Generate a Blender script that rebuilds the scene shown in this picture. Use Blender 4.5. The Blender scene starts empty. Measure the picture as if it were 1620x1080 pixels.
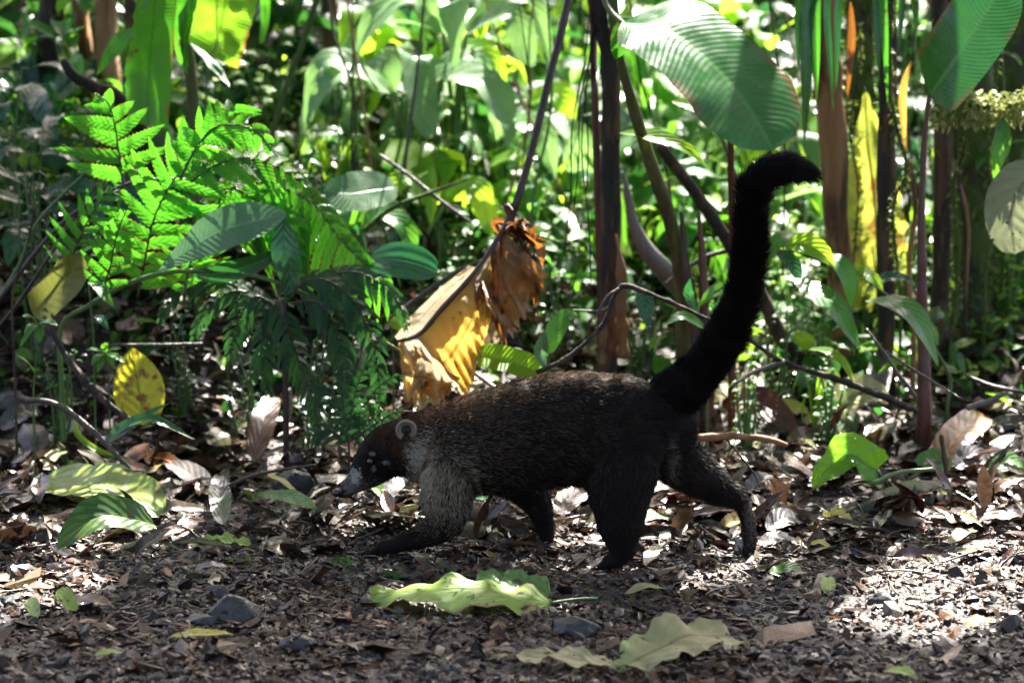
import bpy, math, random
import numpy as np
from mathutils import Vector

SC = bpy.context.scene
COL = SC.collection
PI = math.pi
R = math.radians

# ------------------------------------------------------------------ camera
CAM_H, PITCH, FPX = 1.25, R(9.98), 5000.0
cd = bpy.data.cameras.new('camera'); cam = bpy.data.objects.new('camera', cd); COL.objects.link(cam)
cam.location = (0, 0, CAM_H); cam.rotation_euler = (PI/2 - PITCH, 0, 0)
cd.sensor_width = 36.0; cd.lens = 36.0*FPX/1620.0; cd.clip_start = 0.1; cd.clip_end = 400
cd.dof.use_dof = True; cd.dof.focus_distance = 5.12; cd.dof.aperture_fstop = 3.8; cd.dof.aperture_blades = 7
SC.camera = cam

# ------------------------------------------------------------------ sky and sun
SUN_EL, SUN_AZ = R(50), R(14)       # azimuth from +Y (behind the animal) toward +X
SUNV = np.array([math.cos(SUN_EL)*math.sin(SUN_AZ), math.cos(SUN_EL)*math.cos(SUN_AZ), math.sin(SUN_EL)])
w = bpy.data.worlds.new('World'); SC.world = w; w.use_nodes = True
nt = w.node_tree; bg = nt.nodes['Background']
sky = nt.nodes.new('ShaderNodeTexSky'); sky.sky_type = 'NISHITA'; sky.sun_disc = False
sky.sun_elevation = SUN_EL; sky.sun_rotation = SUN_AZ; sky.air_density = 0.6; sky.dust_density = 5.0; sky.ozone_density = 0.0
nt.links.new(sky.outputs[0], bg.inputs[0]); bg.inputs[1].default_value = 0.088
sl = bpy.data.lights.new('sun', 'SUN'); sl.energy = 5.0; sl.angle = R(0.5); sl.color = (1.0, 0.96, 0.88)
so = bpy.data.objects.new('sun', sl); COL.objects.link(so)
so.rotation_euler = Vector(SUNV).to_track_quat('Z', 'Y').to_euler(); so.location = (3, 8, 9)
SC.view_settings.view_transform = 'Standard'; SC.view_settings.look = 'None'
SC.view_settings.gamma = 1.0; SC.view_settings.use_curve_mapping = False
SC.view_settings.exposure = 2.58
SC.render.engine = 'CYCLES'
cy = SC.cycles
cy.max_bounces = 7; cy.diffuse_bounces = 3; cy.glossy_bounces = 2; cy.transmission_bounces = 4; cy.transparent_max_bounces = 10
cy.sample_clamp_indirect = 6.0; cy.use_denoising = True; cy.caustics_reflective = False; cy.caustics_refractive = False

# ------------------------------------------------------------------ numeric helpers
def sstep(a, b, x):
    t = np.clip((np.asarray(x, float)-a)/(b-a), 0, 1); return t*t*(3-2*t)
def _hash(ix, iy, iz, seed):
    h = (ix.astype(np.int64)*374761393 + iy.astype(np.int64)*668265263 + iz.astype(np.int64)*2147483647 + seed*974711) & 0xffffffff
    h = ((h ^ (h >> 13))*1274126177) & 0xffffffff
    h = h ^ (h >> 16)
    return (h & 0xffffff)/float(0xffffff)
def vnoise(p, freq=1.0, seed=0):
    p = np.asarray(p, float)*freq
    if p.shape[-1] == 2: p = np.concatenate([p, np.zeros(p.shape[:-1]+(1,))], -1)
    i = np.floor(p).astype(np.int64); f = p-i; f = f*f*(3-2*f)
    r = 0
    for dx in (0, 1):
        for dy in (0, 1):
            for dz in (0, 1):
                wgt = (f[..., 0] if dx else 1-f[..., 0])*(f[..., 1] if dy else 1-f[..., 1])*(f[..., 2] if dz else 1-f[..., 2])
                r = r + wgt*_hash(i[..., 0]+dx, i[..., 1]+dy, i[..., 2]+dz, seed)
    return r*2-1
def fbm(p, freq=1.0, octv=4, seed=0):
    r = 0; a = 1.0
    for k in range(octv): r = r + a*vnoise(p, freq*2**k, seed+k*17); a *= 0.5
    return r
def unit(v):
    v = np.asarray(v, float); return v/(np.linalg.norm(v, axis=-1, keepdims=True)+1e-12)

# ------------------------------------------------------------------ pixel rays (photo pixels, 1620 x 1080)
def ray(px, py):
    cx, cyy = (px-810)/FPX, (540-py)/FPX
    return np.array([cx, math.cos(PITCH)+cyy*math.sin(PITCH), -math.sin(PITCH)+cyy*math.cos(PITCH)])
def P(px, py, Y):
    d = ray(px, py); return np.array([0, 0, CAM_H]) + d*(Y/d[1])
def proj(p):
    p = np.asarray(p, float)-np.array([0, 0, CAM_H])
    dep = p[..., 1]*math.cos(PITCH)-p[..., 2]*math.sin(PITCH); up = p[..., 1]*math.sin(PITCH)+p[..., 2]*math.cos(PITCH)
    return 810+FPX*p[..., 0]/dep, 540-FPX*up/dep
def H(x, y):
    x = np.asarray(x, float); y = np.asarray(y, float)
    left = 1-sstep(-0.35, 0.25, x)
    st = 5.85-0.15*left
    d = np.maximum(y-st, 0)
    rise = d*d/(d+0.25)
    z = rise*(0.14+0.16*left)+0.07*sstep(5.9, 6.35, y)*(0.5+left)
    z = np.where(y > 11, z + 0*z, z)
    z = z - np.maximum(y-11, 0)*0.08
    q = np.stack([x, y], -1)
    amp = 0.4+0.6*sstep(5.2, 6.2, y)
    z = z + (0.018*fbm(q, 1.7, 2, 3) + 0.012*fbm(q, 6, 2, 5))*amp + 0.0035*vnoise(q, 28, 9) + 0.002*vnoise(q, 70, 12)
    # a dark hollow under the fern bank
    z = z - 0.10*np.exp(-(((x+0.42)/0.16)**2 + ((y-6.12)/0.16)**2))
    return z
def G(px, py):
    d = ray(px, py); o = np.array([0, 0, CAM_H]); t = 3.0
    for _ in range(600):
        p = o+d*t
        if p[2] <= float(H(p[0], p[1])): break
        t += 0.015
    return p
def gz(x, y): return float(H(x, y))

# ------------------------------------------------------------------ mesh accumulator
class MB:
    def __init__(s): s.v = []; s.q = []; s.t = []; s.uq = []; s.ut = []; s.c = []; s.n = 0
    def add(s, v, q=None, t=None, uv=None, col=(1, 1, 1)):
        v = np.asarray(v, float).reshape(-1, 3); m = len(v)
        uv = np.zeros((m, 2)) if uv is None else np.asarray(uv, float).reshape(-1, 2)
        col = np.asarray(col, float)
        if col.ndim == 1: col = np.tile(col[:3], (m, 1))
        if q is not None and len(q): q = np.asarray(q, np.int64); s.q.append(q+s.n); s.uq.append(uv[q].reshape(-1, 2))
        if t is not None and len(t): t = np.asarray(t, np.int64); s.t.append(t+s.n); s.ut.append(uv[t].reshape(-1, 2))
        s.v.append(v); s.c.append(col); s.n += m
    def merge(s, o):
        for q in o.q: s.q.append(q+s.n)
        for t in o.t: s.t.append(t+s.n)
        s.uq += o.uq; s.ut += o.ut; s.v += o.v; s.c += o.c; s.n += o.n
    def mesh(s, name, m, off=(0, 0, 0), smooth=True):
        V = np.concatenate(s.v)-np.asarray(off, float); C_ = np.concatenate(s.c)
        Q = np.concatenate(s.q) if s.q else np.zeros((0, 4), np.int64)
        T = np.concatenate(s.t) if s.t else np.zeros((0, 3), np.int64)
        UV = np.concatenate(s.uq+s.ut) if (s.uq or s.ut) else np.zeros((0, 2))
        me = bpy.data.meshes.new(name)
        me.vertices.add(len(V)); me.vertices.foreach_set('co', V.astype(np.float32).ravel())
        idx = np.concatenate([Q.ravel(), T.ravel()]).astype(np.int32)
        tot = np.concatenate([np.full(len(Q), 4), np.full(len(T), 3)]).astype(np.int32)
        st = np.concatenate([[0], np.cumsum(tot)[:-1]]).astype(np.int32) if len(tot) else np.zeros(0, np.int32)
        me.loops.add(len(idx)); me.loops.foreach_set('vertex_index', idx)
        me.polygons.add(len(tot)); me.polygons.foreach_set('loop_start', st); me.polygons.foreach_set('loop_total', tot)
        me.update(calc_edges=True)
        ul = me.uv_layers.new(name='UVMap'); ul.data.foreach_set('uv', UV.astype(np.float32).ravel())
        ca = me.color_attributes.new('col', 'FLOAT_COLOR', 'POINT')
        ca.data.foreach_set('color', np.concatenate([C_, np.ones((len(C_), 1))], 1).astype(np.float32).ravel())
        me.polygons.foreach_set('use_smooth', np.full(len(tot), smooth))
        me.materials.append(m); me.validate(); return me

def props(o, label=None, cat=None, group=None, kind=None):
    if label: o['label'] = label
    if cat: o['category'] = cat
    if group: o['group'] = group
    if kind: o['kind'] = kind
    return o
def thing(name, label, cat, loc, group=None):
    o = bpy.data.objects.new(name, None); COL.objects.link(o); o.location = [float(a) for a in loc]; o.empty_display_size = 0.05
    return props(o, label, cat, group)
def obj(name, mb, m, parent=None, loc=None, smooth=True, **kw):
    if parent is not None:
        off = np.array(parent.location)
        if parent.parent is not None: off = off+np.array(parent.parent.location)
        o = bpy.data.objects.new(name, mb.mesh(name, m, off, smooth)); COL.objects.link(o); o.parent = parent
    else:
        off = np.zeros(3) if loc is None else np.asarray(loc, float)
        o = bpy.data.objects.new(name, mb.mesh(name, m, off, smooth)); COL.objects.link(o); o.location = off
    return props(o, **kw)

# ------------------------------------------------------------------ shape builders
def catmull(pts, n):
    pts = np.asarray(pts, float)
    if len(pts) == 1: return np.repeat(pts, n, 0)
    if len(pts) == 2:
        t = np.linspace(0, 1, n)[:, None]; return pts[0]*(1-t)+pts[1]*t
    p = np.concatenate([[2*pts[0]-pts[1]], pts, [2*pts[-1]-pts[-2]]])
    L = np.concatenate([[0], np.cumsum(np.linalg.norm(np.diff(pts[:, :3], axis=0), axis=1)+1e-9)])
    s = np.linspace(0, L[-1], n); k = np.clip(np.searchsorted(L, s, 'right')-1, 0, len(pts)-2)
    t = ((s-L[k])/(L[k+1]-L[k]))[:, None]
    a, b, c, d = p[k], p[k+1], p[k+2], p[k+3]
    return 0.5*((2*b)+(c-a)*t+(2*a-5*b+4*c-d)*t*t+(3*b-a-3*c+d)*t**3)
def frames(c):
    T = unit(np.gradient(c, axis=0)); ref = np.array([0.3, 0.2, 1.0]) if abs(T[0, 2]) < 0.8 else np.array([0.2, 1, 0.1])
    A = np.zeros_like(c); a = ref
    for i in range(len(c)):
        a = a-np.dot(a, T[i])*T[i]; a = a/(np.linalg.norm(a)+1e-9); A[i] = a
    return T, A, np.cross(T, A)
def tube(mb, pts, rad, k=8, n=None, rough=0.0, seed=0, col=(1, 1, 1), cap=True):
    n = n or max(4, len(pts)*4); c = catmull(pts, n)
    r = np.interp(np.linspace(0, 1, n), np.linspace(0, 1, len(np.atleast_1d(rad))), np.atleast_1d(rad)) if np.size(rad) > 1 else np.full(n, float(np.squeeze(rad)))
    T, A, B = frames(c); a = np.arange(k)/k*2*PI
    dirs = A[:, None]*np.cos(a)[None, :, None]+B[:, None]*np.sin(a)[None, :, None]
    rr = r[:, None]*np.ones((1, k))
    if rough:
        q = c[:, None]+dirs*r[:, None, None]
        rr = rr*(1+rough*fbm(q, 0.35/max(r.mean(), 1e-4), 2, seed))
    V = c[:, None]+dirs*rr[..., None]
    i = np.arange(n-1)[:, None]*k; j = np.arange(k)[None]; j2 = (j+1) % k
    q = np.stack([i+j, i+j2, i+k+j2, i+k+j], -1).reshape(-1, 4)
    uv = np.stack(np.broadcast_arrays(np.linspace(0, 1, n)[:, None], (j/k)), -1)
    V = V.reshape(-1, 3); uv = uv.reshape(-1, 2); t = None
    if cap:
        V = np.concatenate([V, [c[0]-T[0]*r[0]*0.3], [c[-1]+T[-1]*r[-1]*0.5]]); uv = np.concatenate([uv, [[0, 0], [1, 0]]])
        jj = np.arange(k); e = (n-1)*k
        t = np.concatenate([np.stack([np.full(k, n*k), (jj+1) % k, jj], 1), np.stack([np.full(k, n*k+1), e+jj, e+(jj+1) % k], 1)])
    mb.add(V, q, t, uv, col)
PROF = {
 'lance': lambda u: np.sin(PI*np.clip(u, 0, 1)**0.8)**0.9,
 'ovate': lambda u: (np.clip(u, 1e-6, 1)**0.45)*(1-u**1.9)**0.95*1.28,
 'obov': lambda u: np.sin(PI*np.clip(u, 0, 1)**1.5)**0.7,
 'oblong': lambda u: np.minimum(1, (np.clip(u, 1e-6, 1)/0.14)**0.7)*np.clip(1-np.clip((u-0.6)/0.4, 0, 1)**2.6, 0, 1)**0.6,
 'strap': lambda u: np.minimum(1, 0.45+u*3)*np.clip(1-np.clip((u-0.45)/0.55, 0, 1)**1.7, 0, 1),
 'round': lambda u: np.sqrt(np.clip(1-(2*u-1)**2, 0, 1))**0.85,
 'heart': lambda u: (np.clip(u, 1e-6, 1)**0.16)*np.clip(1-u**1.7, 0, 1)**0.9,
 'pinnule': lambda u: np.minimum(1, 0.8+u*2)*np.clip(1-u**2.3, 0, 1)**0.9,
}
def leaf(mb, mid, w, shape='lance', nrm=(0, -0.6, 0.8), fold=12, curl=0.0, ripple=0.0, rk=3.0, nu=16, nv=4, teeth=0, tamp=0.12, sweep=0.0, wl=None, wr=None, seed=0, col=(1, 1, 1), roll=0.0, jag=0.0):
    """A leaf blade round a midrib; w = full width (m). u along the midrib, v across it."""
    if teeth: nu = max(nu, teeth*2+1)
    c = catmull(mid, nu); T = unit(np.gradient(c, axis=0)); N0 = unit(np.asarray(nrm, float))
    S = unit(np.cross(T, N0)); N = np.cross(S, T)
    u = np.linspace(0, 1, nu); pr = PROF[shape](u)*w*0.5
    rs = np.random.RandomState(seed)
    if teeth: pr = pr*(1-tamp*(np.arange(nu) % 2)*1.0)
    v = np.linspace(-1, 1, nv*2+1)
    f = R(fold); a = np.abs(v)[None, :]; sg = np.sign(v)[None, :]
    wL = 1.0 if wl is None else wl; wR = 1.0 if wr is None else wr
    ws = np.where(v < 0, wL, wR)[None, :]
    if jag: ws = ws*(1-jag*np.abs(np.stack([vnoise(np.stack([u*9, np.full(nu, float(k > nv)+seed)], -1), 1, seed) for k in range(2*nv+1)], 1))*(a**2))
    rl = R(roll)
    s_ = pr[:, None]*v[None, :]*ws*math.cos(f); h_ = pr[:, None]*a*ws*math.sin(f)+curl*pr[:, None]*a*a
    if ripple: h_ = h_+ripple*w*a*(np.sin(2*PI*rk*u[:, None]+sg*1.3+rs.rand()*6)+0.6*np.sin(2*PI*rk*2.3*u[:, None]+rs.rand()*6+sg))
    V = c[:, None]+S[:, None]*(s_*math.cos(rl)-h_*math.sin(rl))[..., None]+N[:, None]*(h_*math.cos(rl)+s_*math.sin(rl))[..., None]
    if sweep: V = V - T[:, None]*(sweep*pr[:, None]*a**1.2*(1-u[:, None])**1.5)[..., None]
    m = 2*nv+1; i = np.arange(nu-1)[:, None]*m; j = np.arange(m-1)[None]
    q = np.stack([i+j, i+j+1, i+m+j+1, i+m+j], -1).reshape(-1, 4)
    uv = np.stack(np.broadcast_arrays(u[:, None], (v[None]+1)/2), -1).reshape(-1, 2)
    mb.add(V.reshape(-1, 3), q, None, uv, col)
    return c
def sheet(mb, A, B, nu=40, nv=16, ripple=0.01, freq=6, seed=0, rag=0.0, sag=0.0, col=(1, 1, 1), bulge=0.0, pleat=0.0):
    """A hanging blade lofted from edge A (the midrib) to edge B, rippled in depth, its far edge ragged."""
    a = catmull(A, nu); b = catmull(B, nu); v = np.linspace(0, 1, nv)
    u = np.linspace(0, 1, nu)
    ext = np.ones(nu)
    if rag: ext = 1-rag*np.abs(fbm(np.stack([u*11, u*0+seed], -1), 1, 3, seed))
    vv = v[None]*ext[:, None]
    V = a[:, None]*(1-vv[..., None])+b[:, None]*vv[..., None]
    rp = fbm(np.stack(np.broadcast_arrays(u[:, None]*freq, vv*1.5), -1), 1, 3, seed)*ripple*vv**0.7-bulge*np.sin(PI*vv)*(0.6+0.4*np.sin(u[:, None]*7+seed))+pleat*np.sin(u[:, None]*2*PI*9+vv*2+seed)*vv
    V[..., 1] += rp; V[..., 2] += sag*np.sin(PI*vv)
    i = np.arange(nu-1)[:, None]*nv; j = np.arange(nv-1)[None]
    q = np.stack([i+j, i+j+1, i+nv+j+1, i+nv+j], -1).reshape(-1, 4)
    uv = np.stack(np.broadcast_arrays(u[:, None], vv), -1).reshape(-1, 2)
    mb.add(V.reshape(-1, 3), q, None, uv, col)
def scatter(mb, tv, tq, tt, tuv, pos, M, cols):
    """Many copies of one template (vertices tv) with matrices M (n,3,3) at pos."""
    n = len(pos); k = len(tv); V = np.einsum('nij,kj->nki', M, tv)+pos[:, None]
    off = (np.arange(n)*k)[:, None, None]
    q = (np.asarray(tq)[None]+off).reshape(-1, 4) if len(tq) else None
    t = (np.asarray(tt)[None]+off).reshape(-1, 3) if len(tt) else None
    mb.add(V.reshape(-1, 3), q, t, np.tile(tuv, (n, 1)), np.repeat(cols, k, 0))
def rotm(yaw, pitch, roll):
    cz, sz = np.cos(yaw), np.sin(yaw); cx, sx = np.cos(pitch), np.sin(pitch); c2, s2 = np.cos(roll), np.sin(roll)
    o = np.zeros_like(cz); l = np.ones_like(cz)
    Z = np.stack([cz, -sz, o, sz, cz, o, o, o, l], -1).reshape(-1, 3, 3)
    X = np.stack([l, o, o, o, cx, -sx, o, sx, cx], -1).reshape(-1, 3, 3)
    Y = np.stack([c2, o, s2, o, l, o, -s2, o, c2], -1).reshape(-1, 3, 3)
    return Z @ X @ Y
def leaf_template(shape, nu=5, nv=1, fold=15, droop=0.25, asp=0.4):
    m = MB(); u = np.linspace(0, 1, 4); pts = np.stack([u*0, u, -droop*u*u], -1)
    leaf(m, pts, asp, shape, (0, 0, 1), fold=fold, nu=nu, nv=nv)
    V = np.concatenate(m.v); q = np.concatenate(m.q); uv = np.zeros((len(V), 2)); uv[q.ravel()] = m.uq[0]
    return V, q, np.zeros((0, 3), int), uv

# ------------------------------------------------------------------ materials
class NT:
    def __init__(s, name):
        s.m = bpy.data.materials.new(name); s.m.use_nodes = True; s.t = s.m.node_tree; s.t.nodes.clear()
        s.out = s.n('ShaderNodeOutputMaterial')
    def n(s, t, **k):
        x = s.t.nodes.new(t)
        for a, b in k.items(): setattr(x, a, b)
        return x
    def l(s, a, b): s.t.links.new(a, b)
    def put(s, inp, val):
        if hasattr(val, 'links') or isinstance(val, bpy.types.NodeSocket): s.l(val, inp)
        elif isinstance(val, (tuple, list)): inp.default_value = tuple(val)+((1,) if len(val) == 3 and inp.type == 'RGBA' else ())
        else: inp.default_value = val
    def math(s, op, a, b=0.0, c=0.0, clamp=False):
        x = s.n('ShaderNodeMath', operation=op, use_clamp=clamp)
        s.put(x.inputs[0], a); s.put(x.inputs[1], b); s.put(x.inputs[2], c); return x.outputs[0]
    def mix(s, f, a, b, mode='MIX'):
        x = s.n('ShaderNodeMix', data_type='RGBA', blend_type=mode); s.put(x.inputs[0], f); s.put(x.inputs[6], a); s.put(x.inputs[7], b); return x.outputs[2]
    def ramp(s, v, lo, hi, a=0.0, b=1.0):
        x = s.n('ShaderNodeMapRange', interpolation_type='SMOOTHSTEP'); s.put(x.inputs[0], v)
        for i, k in enumerate((lo, hi, a, b)): x.inputs[i+1].default_value = k
        return x.outputs[0]
    def noise(s, scale, detail=3, vec=None, rough=0.55, out=0):
        x = s.n('ShaderNodeTexNoise'); x.inputs['Scale'].default_value = scale; x.inputs['Detail'].default_value = detail; x.inputs['Roughness'].default_value = rough
        if vec is not None: s.l(vec, x.inputs['Vector'])
        return x.outputs[out]
    def attr(s): return s.n('ShaderNodeAttribute', attribute_name='col').outputs['Color']
    def bump(s, h, strength=0.3, dist=0.002):
        b = s.n('ShaderNodeBump'); b.inputs['Strength'].default_value = strength; b.inputs['Distance'].default_value = dist; s.l(h, b.inputs['Height']); return b.outputs[0]
    def bsdf(s, col, rough=0.5, nrm=None, spec=0.5, coat=0.0, coat_rough=0.15, sheen=0.0):
        b = s.n('ShaderNodeBsdfPrincipled'); s.put(b.inputs['Base Color'], col); s.put(b.inputs['Roughness'], rough); b.inputs['Specular IOR Level'].default_value = spec
        b.inputs['Coat Weight'].default_value = coat; b.inputs['Coat Roughness'].default_value = coat_rough; b.inputs['Sheen Weight'].default_value = sheen
        if nrm is not None: s.l(nrm, b.inputs['Normal'])
        return b.outputs[0]
    def pos(s): return s.n('ShaderNodeNewGeometry').outputs['Position']
def leaf_mat(name, a, b=None, tr=None, trw=0.4, rough=0.32, veins=22, slant=5.0, vein_col=None, vein_amt=0.35, mid_col=None, spot=None, spot_lo=0.62, spot_hi=0.7, spot_scale=35, bump=0.35, bdist=0.0012, coat=0.0, holes=0, nscale=14, patch=None, patch_lo=.5, patch_scale=8, power=1.0, edge=None, sheenless=True, spec=0.5):
    s = NT(name); uvn = s.n('ShaderNodeUVMap', uv_map='UVMap'); sep = s.n('ShaderNodeSeparateXYZ'); s.l(uvn.outputs[0], sep.inputs[0])
    u, v = sep.outputs[0], sep.outputs[1]
    av = s.math('ABSOLUTE', s.math('MULTIPLY_ADD', v, 2.0, -1.0))
    p = s.pos(); b = b or tuple(x*0.7 for x in a)
    avw = s.math('POWER', av, power) if power != 1 else av
    ph = s.math('SUBTRACT', s.math('MULTIPLY', u, float(veins)), s.math('MULTIPLY', avw, float(slant)))
    ph = s.math('MULTIPLY_ADD', s.noise(5, 2, p), 2.2, ph)
    wv = s.math('SINE', s.math('MULTIPLY', ph, 2*PI))
    line = s.ramp(wv, 0.72, 1.0)
    midr = s.ramp(av, 0.03, 0.075, 1.0, 0.0)
    col = s.mix(s.ramp(s.noise(nscale, 3, p), 0.35, 0.65), a, b)
    if patch: col = s.mix(s.ramp(s.noise(patch_scale, 4, p), patch_lo, patch_lo+0.12), col, patch)
    vc = vein_col or tuple(min(1, x*1.7+0.02) for x in a)
    col = s.mix(s.math('MULTIPLY', line, vein_amt), col, vc)
    col = s.mix(s.math('MULTIPLY', midr, 0.75), col, mid_col or vc)
    if spot: col = s.mix(s.ramp(s.noise(spot_scale, 4, p), spot_lo, spot_hi), col, spot)
    eg = None
    if edge:
        eg = s.math('MULTIPLY', s.ramp(av, 0.80, 0.97), s.ramp(s.noise(9, 3, p), 0.46, 0.6)); col = s.mix(eg, col, edge)
    col = s.mix(1.0, col, s.attr(), 'MULTIPLY')
    h = s.math('ADD', s.math('ADD', s.math('MULTIPLY', wv, 0.5), s.math('MULTIPLY', midr, -1.2)), s.math('MULTIPLY', s.noise(90, 2, p), 0.7))
    nr = s.bump(h, bump, bdist)
    rg = s.ramp(s.noise(25, 2, p), 0.3, 0.7, rough*0.75, min(1, rough*1.35))
    f = s.bsdf(col, rg, nr, spec=spec, coat=coat)
    if trw > 0:
        tb = s.n('ShaderNodeBsdfTranslucent'); tc = s.mix(0.35, tr or tuple(min(0.9, x*3) for x in a), col)
        tc = s.mix(s.math('MULTIPLY', midr, 0.6), tc, tuple(x*0.3 for x in (tr or a)))
        if spot: tc = s.mix(s.ramp(s.noise(spot_scale, 4, p), spot_lo, spot_hi), tc, spot)
        if edge: tc = s.mix(eg, tc, edge)
        tc = s.mix(1.0, tc, s.attr(), 'MULTIPLY')
        s.l(tc, tb.inputs[0]); s.l(nr, tb.inputs[1])
        mx = s.n('ShaderNodeMixShader'); mx.inputs[0].default_value = trw; s.l(f, mx.inputs[1]); s.l(tb.outputs[0], mx.inputs[2]); f = mx.outputs[0]
    if holes:
        tp = s.n('ShaderNodeBsdfTransparent'); mx = s.n('ShaderNodeMixShader')
        vo = s.n('ShaderNodeTexVoronoi'); vo.inputs['Scale'].default_value = holes; s.l(p, vo.inputs['Vector'])
        rnd = s.n('ShaderNodeSeparateXYZ'); s.l(vo.outputs['Color'], rnd.inputs[0])
        hole = s.math('LESS_THAN', vo.outputs['Distance'], s.math('MULTIPLY', s.math('MULTIPLY', rnd.outputs[0], rnd.outputs[1]), 0.42))
        s.l(hole, mx.inputs[0]); s.l(f, mx.inputs[1]); s.l(tp.outputs[0], mx.inputs[2]); f = mx.outputs[0]
    s.l(f, s.out.inputs[0]); return s.m
def bark_mat(name, a, b, moss=None, moss_amt=0.5, scale=(60, 60, 8), rough=0.75, bump=0.8, dist=0.006, coat=0.0, streak=None):
    s = NT(name); mp = s.n('ShaderNodeMapping'); s.l(s.pos(), mp.inputs[0]); mp.inputs['Scale'].default_value = scale
    n1 = s.noise(1.0, 6, mp.outputs[0], 0.6); col = s.mix(s.ramp(n1, 0.35, 0.65), a, b)
    if streak: col = s.mix(s.ramp(s.noise(0.45, 4, mp.outputs[0]), 0.5, 0.62), col, streak)
    h = n1
    if moss:
        mk = s.ramp(s.noise(9, 5, s.pos()), 0.62-0.35*moss_amt, 0.75-0.35*moss_amt); fine = s.noise(260, 2, s.pos())
        col = s.mix(mk, col, s.mix(fine, tuple(x*0.4 for x in moss), moss)); h = s.math('ADD', n1, s.math('MULTIPLY', s.math('MULTIPLY', fine, mk), 1.2))
    col = s.mix(1.0, col, s.attr(), 'MULTIPLY')
    s.l(s.bsdf(col, rough, s.bump(h, bump, dist), coat=coat, coat_rough=0.3), s.out.inputs[0]); return s.m
def plain_mat(name, rough=0.6, bump=0.3, bscale=120, dist=0.001, spec=0.5, coat=0.0, var=0.3, trw=0.0, sheen=0.0):
    """Colour from the mesh's own attribute, broken up by noise."""
    s = NT(name); p = s.pos(); n = s.noise(bscale, 4, p)
    col = s.mix(1.0, s.attr(), s.mix(s.ramp(n, 0.3, 0.7), (1-var,)*3, (1+var,)*3), 'MULTIPLY')
    rg = s.ramp(s.noise(30, 2, p), 0.35, 0.65, rough*0.6, min(1, rough*1.3))
    f = s.bsdf(col, rg, s.bump(n, bump, dist), spec=spec, coat=coat, sheen=sheen)
    if trw:
        tb = s.n('ShaderNodeBsdfTranslucent'); s.l(col, tb.inputs[0]); mx = s.n('ShaderNodeMixShader'); mx.inputs[0].default_value = trw; s.l(f, mx.inputs[1]); s.l(tb.outputs[0], mx.inputs[2]); f = mx.outputs[0]
    s.l(f, s.out.inputs[0]); return s.m

# ------------------------------------------------------------------ the ground: one sheet
def build_ground():
    xs = np.unique(np.concatenate([np.linspace(-60, -6, 14), np.linspace(-6, -1.6, 40), np.linspace(-1.6, 1.6, 330), np.linspace(1.6, 6, 40), np.linspace(6, 60, 14)]))
    ys = np.unique(np.concatenate([np.linspace(-40, 3, 30), np.linspace(3, 4.1, 40), np.linspace(4.1, 6.8, 330), np.linspace(6.8, 10, 120), np.linspace(10, 90, 40)]))
    X, Y = np.meshgrid(xs, ys, indexing='ij'); Z = H(X, Y)
    q2 = np.stack([X, Y], -1)
    near = ((np.abs(X) < 1.7) & (Y > 3.9) & (Y < 7)).astype(float)
    Z = Z + near*(0.0035*vnoise(q2, 95, 21)+0.0025*vnoise(q2, 160, 22))
    n, m = X.shape; i = np.arange(n-1)[:, None]*m; j = np.arange(m-1)[None]
    q = np.stack([i+j, i+m+j, i+m+j+1, i+j+1], -1).reshape(-1, 4)
    s = NT('wet_forest_soil'); p = s.pos()
    c = s.mix(s.ramp(s.noise(5, 5, p), 0.4, 0.62), (0.024, 0.015, 0.010), (0.052, 0.035, 0.025))
    c = s.mix(s.ramp(s.noise(160, 3, p), 0.45, 0.7), c, (0.10, 0.075, 0.058)); c = s.mix(s.ramp(s.noise(70, 3, p), 0.58, 0.7), c, (0.015, 0.011, 0.009))
    h = s.math('ADD', s.noise(140, 5, p, 0.7), s.math('MULTIPLY', s.noise(30, 3, p), 1.5))
    s.l(s.bsdf(c, s.ramp(s.noise(22, 3, p), 0.35, 0.65, 0.22, 0.7), s.bump(h, 0.9, 0.006)), s.out.inputs[0])
    mb = MB(); mb.add(np.stack([X, Y, Z], -1).reshape(-1, 3), q)
    obj('ground', mb, s.m, kind='structure')
build_ground()
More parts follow.
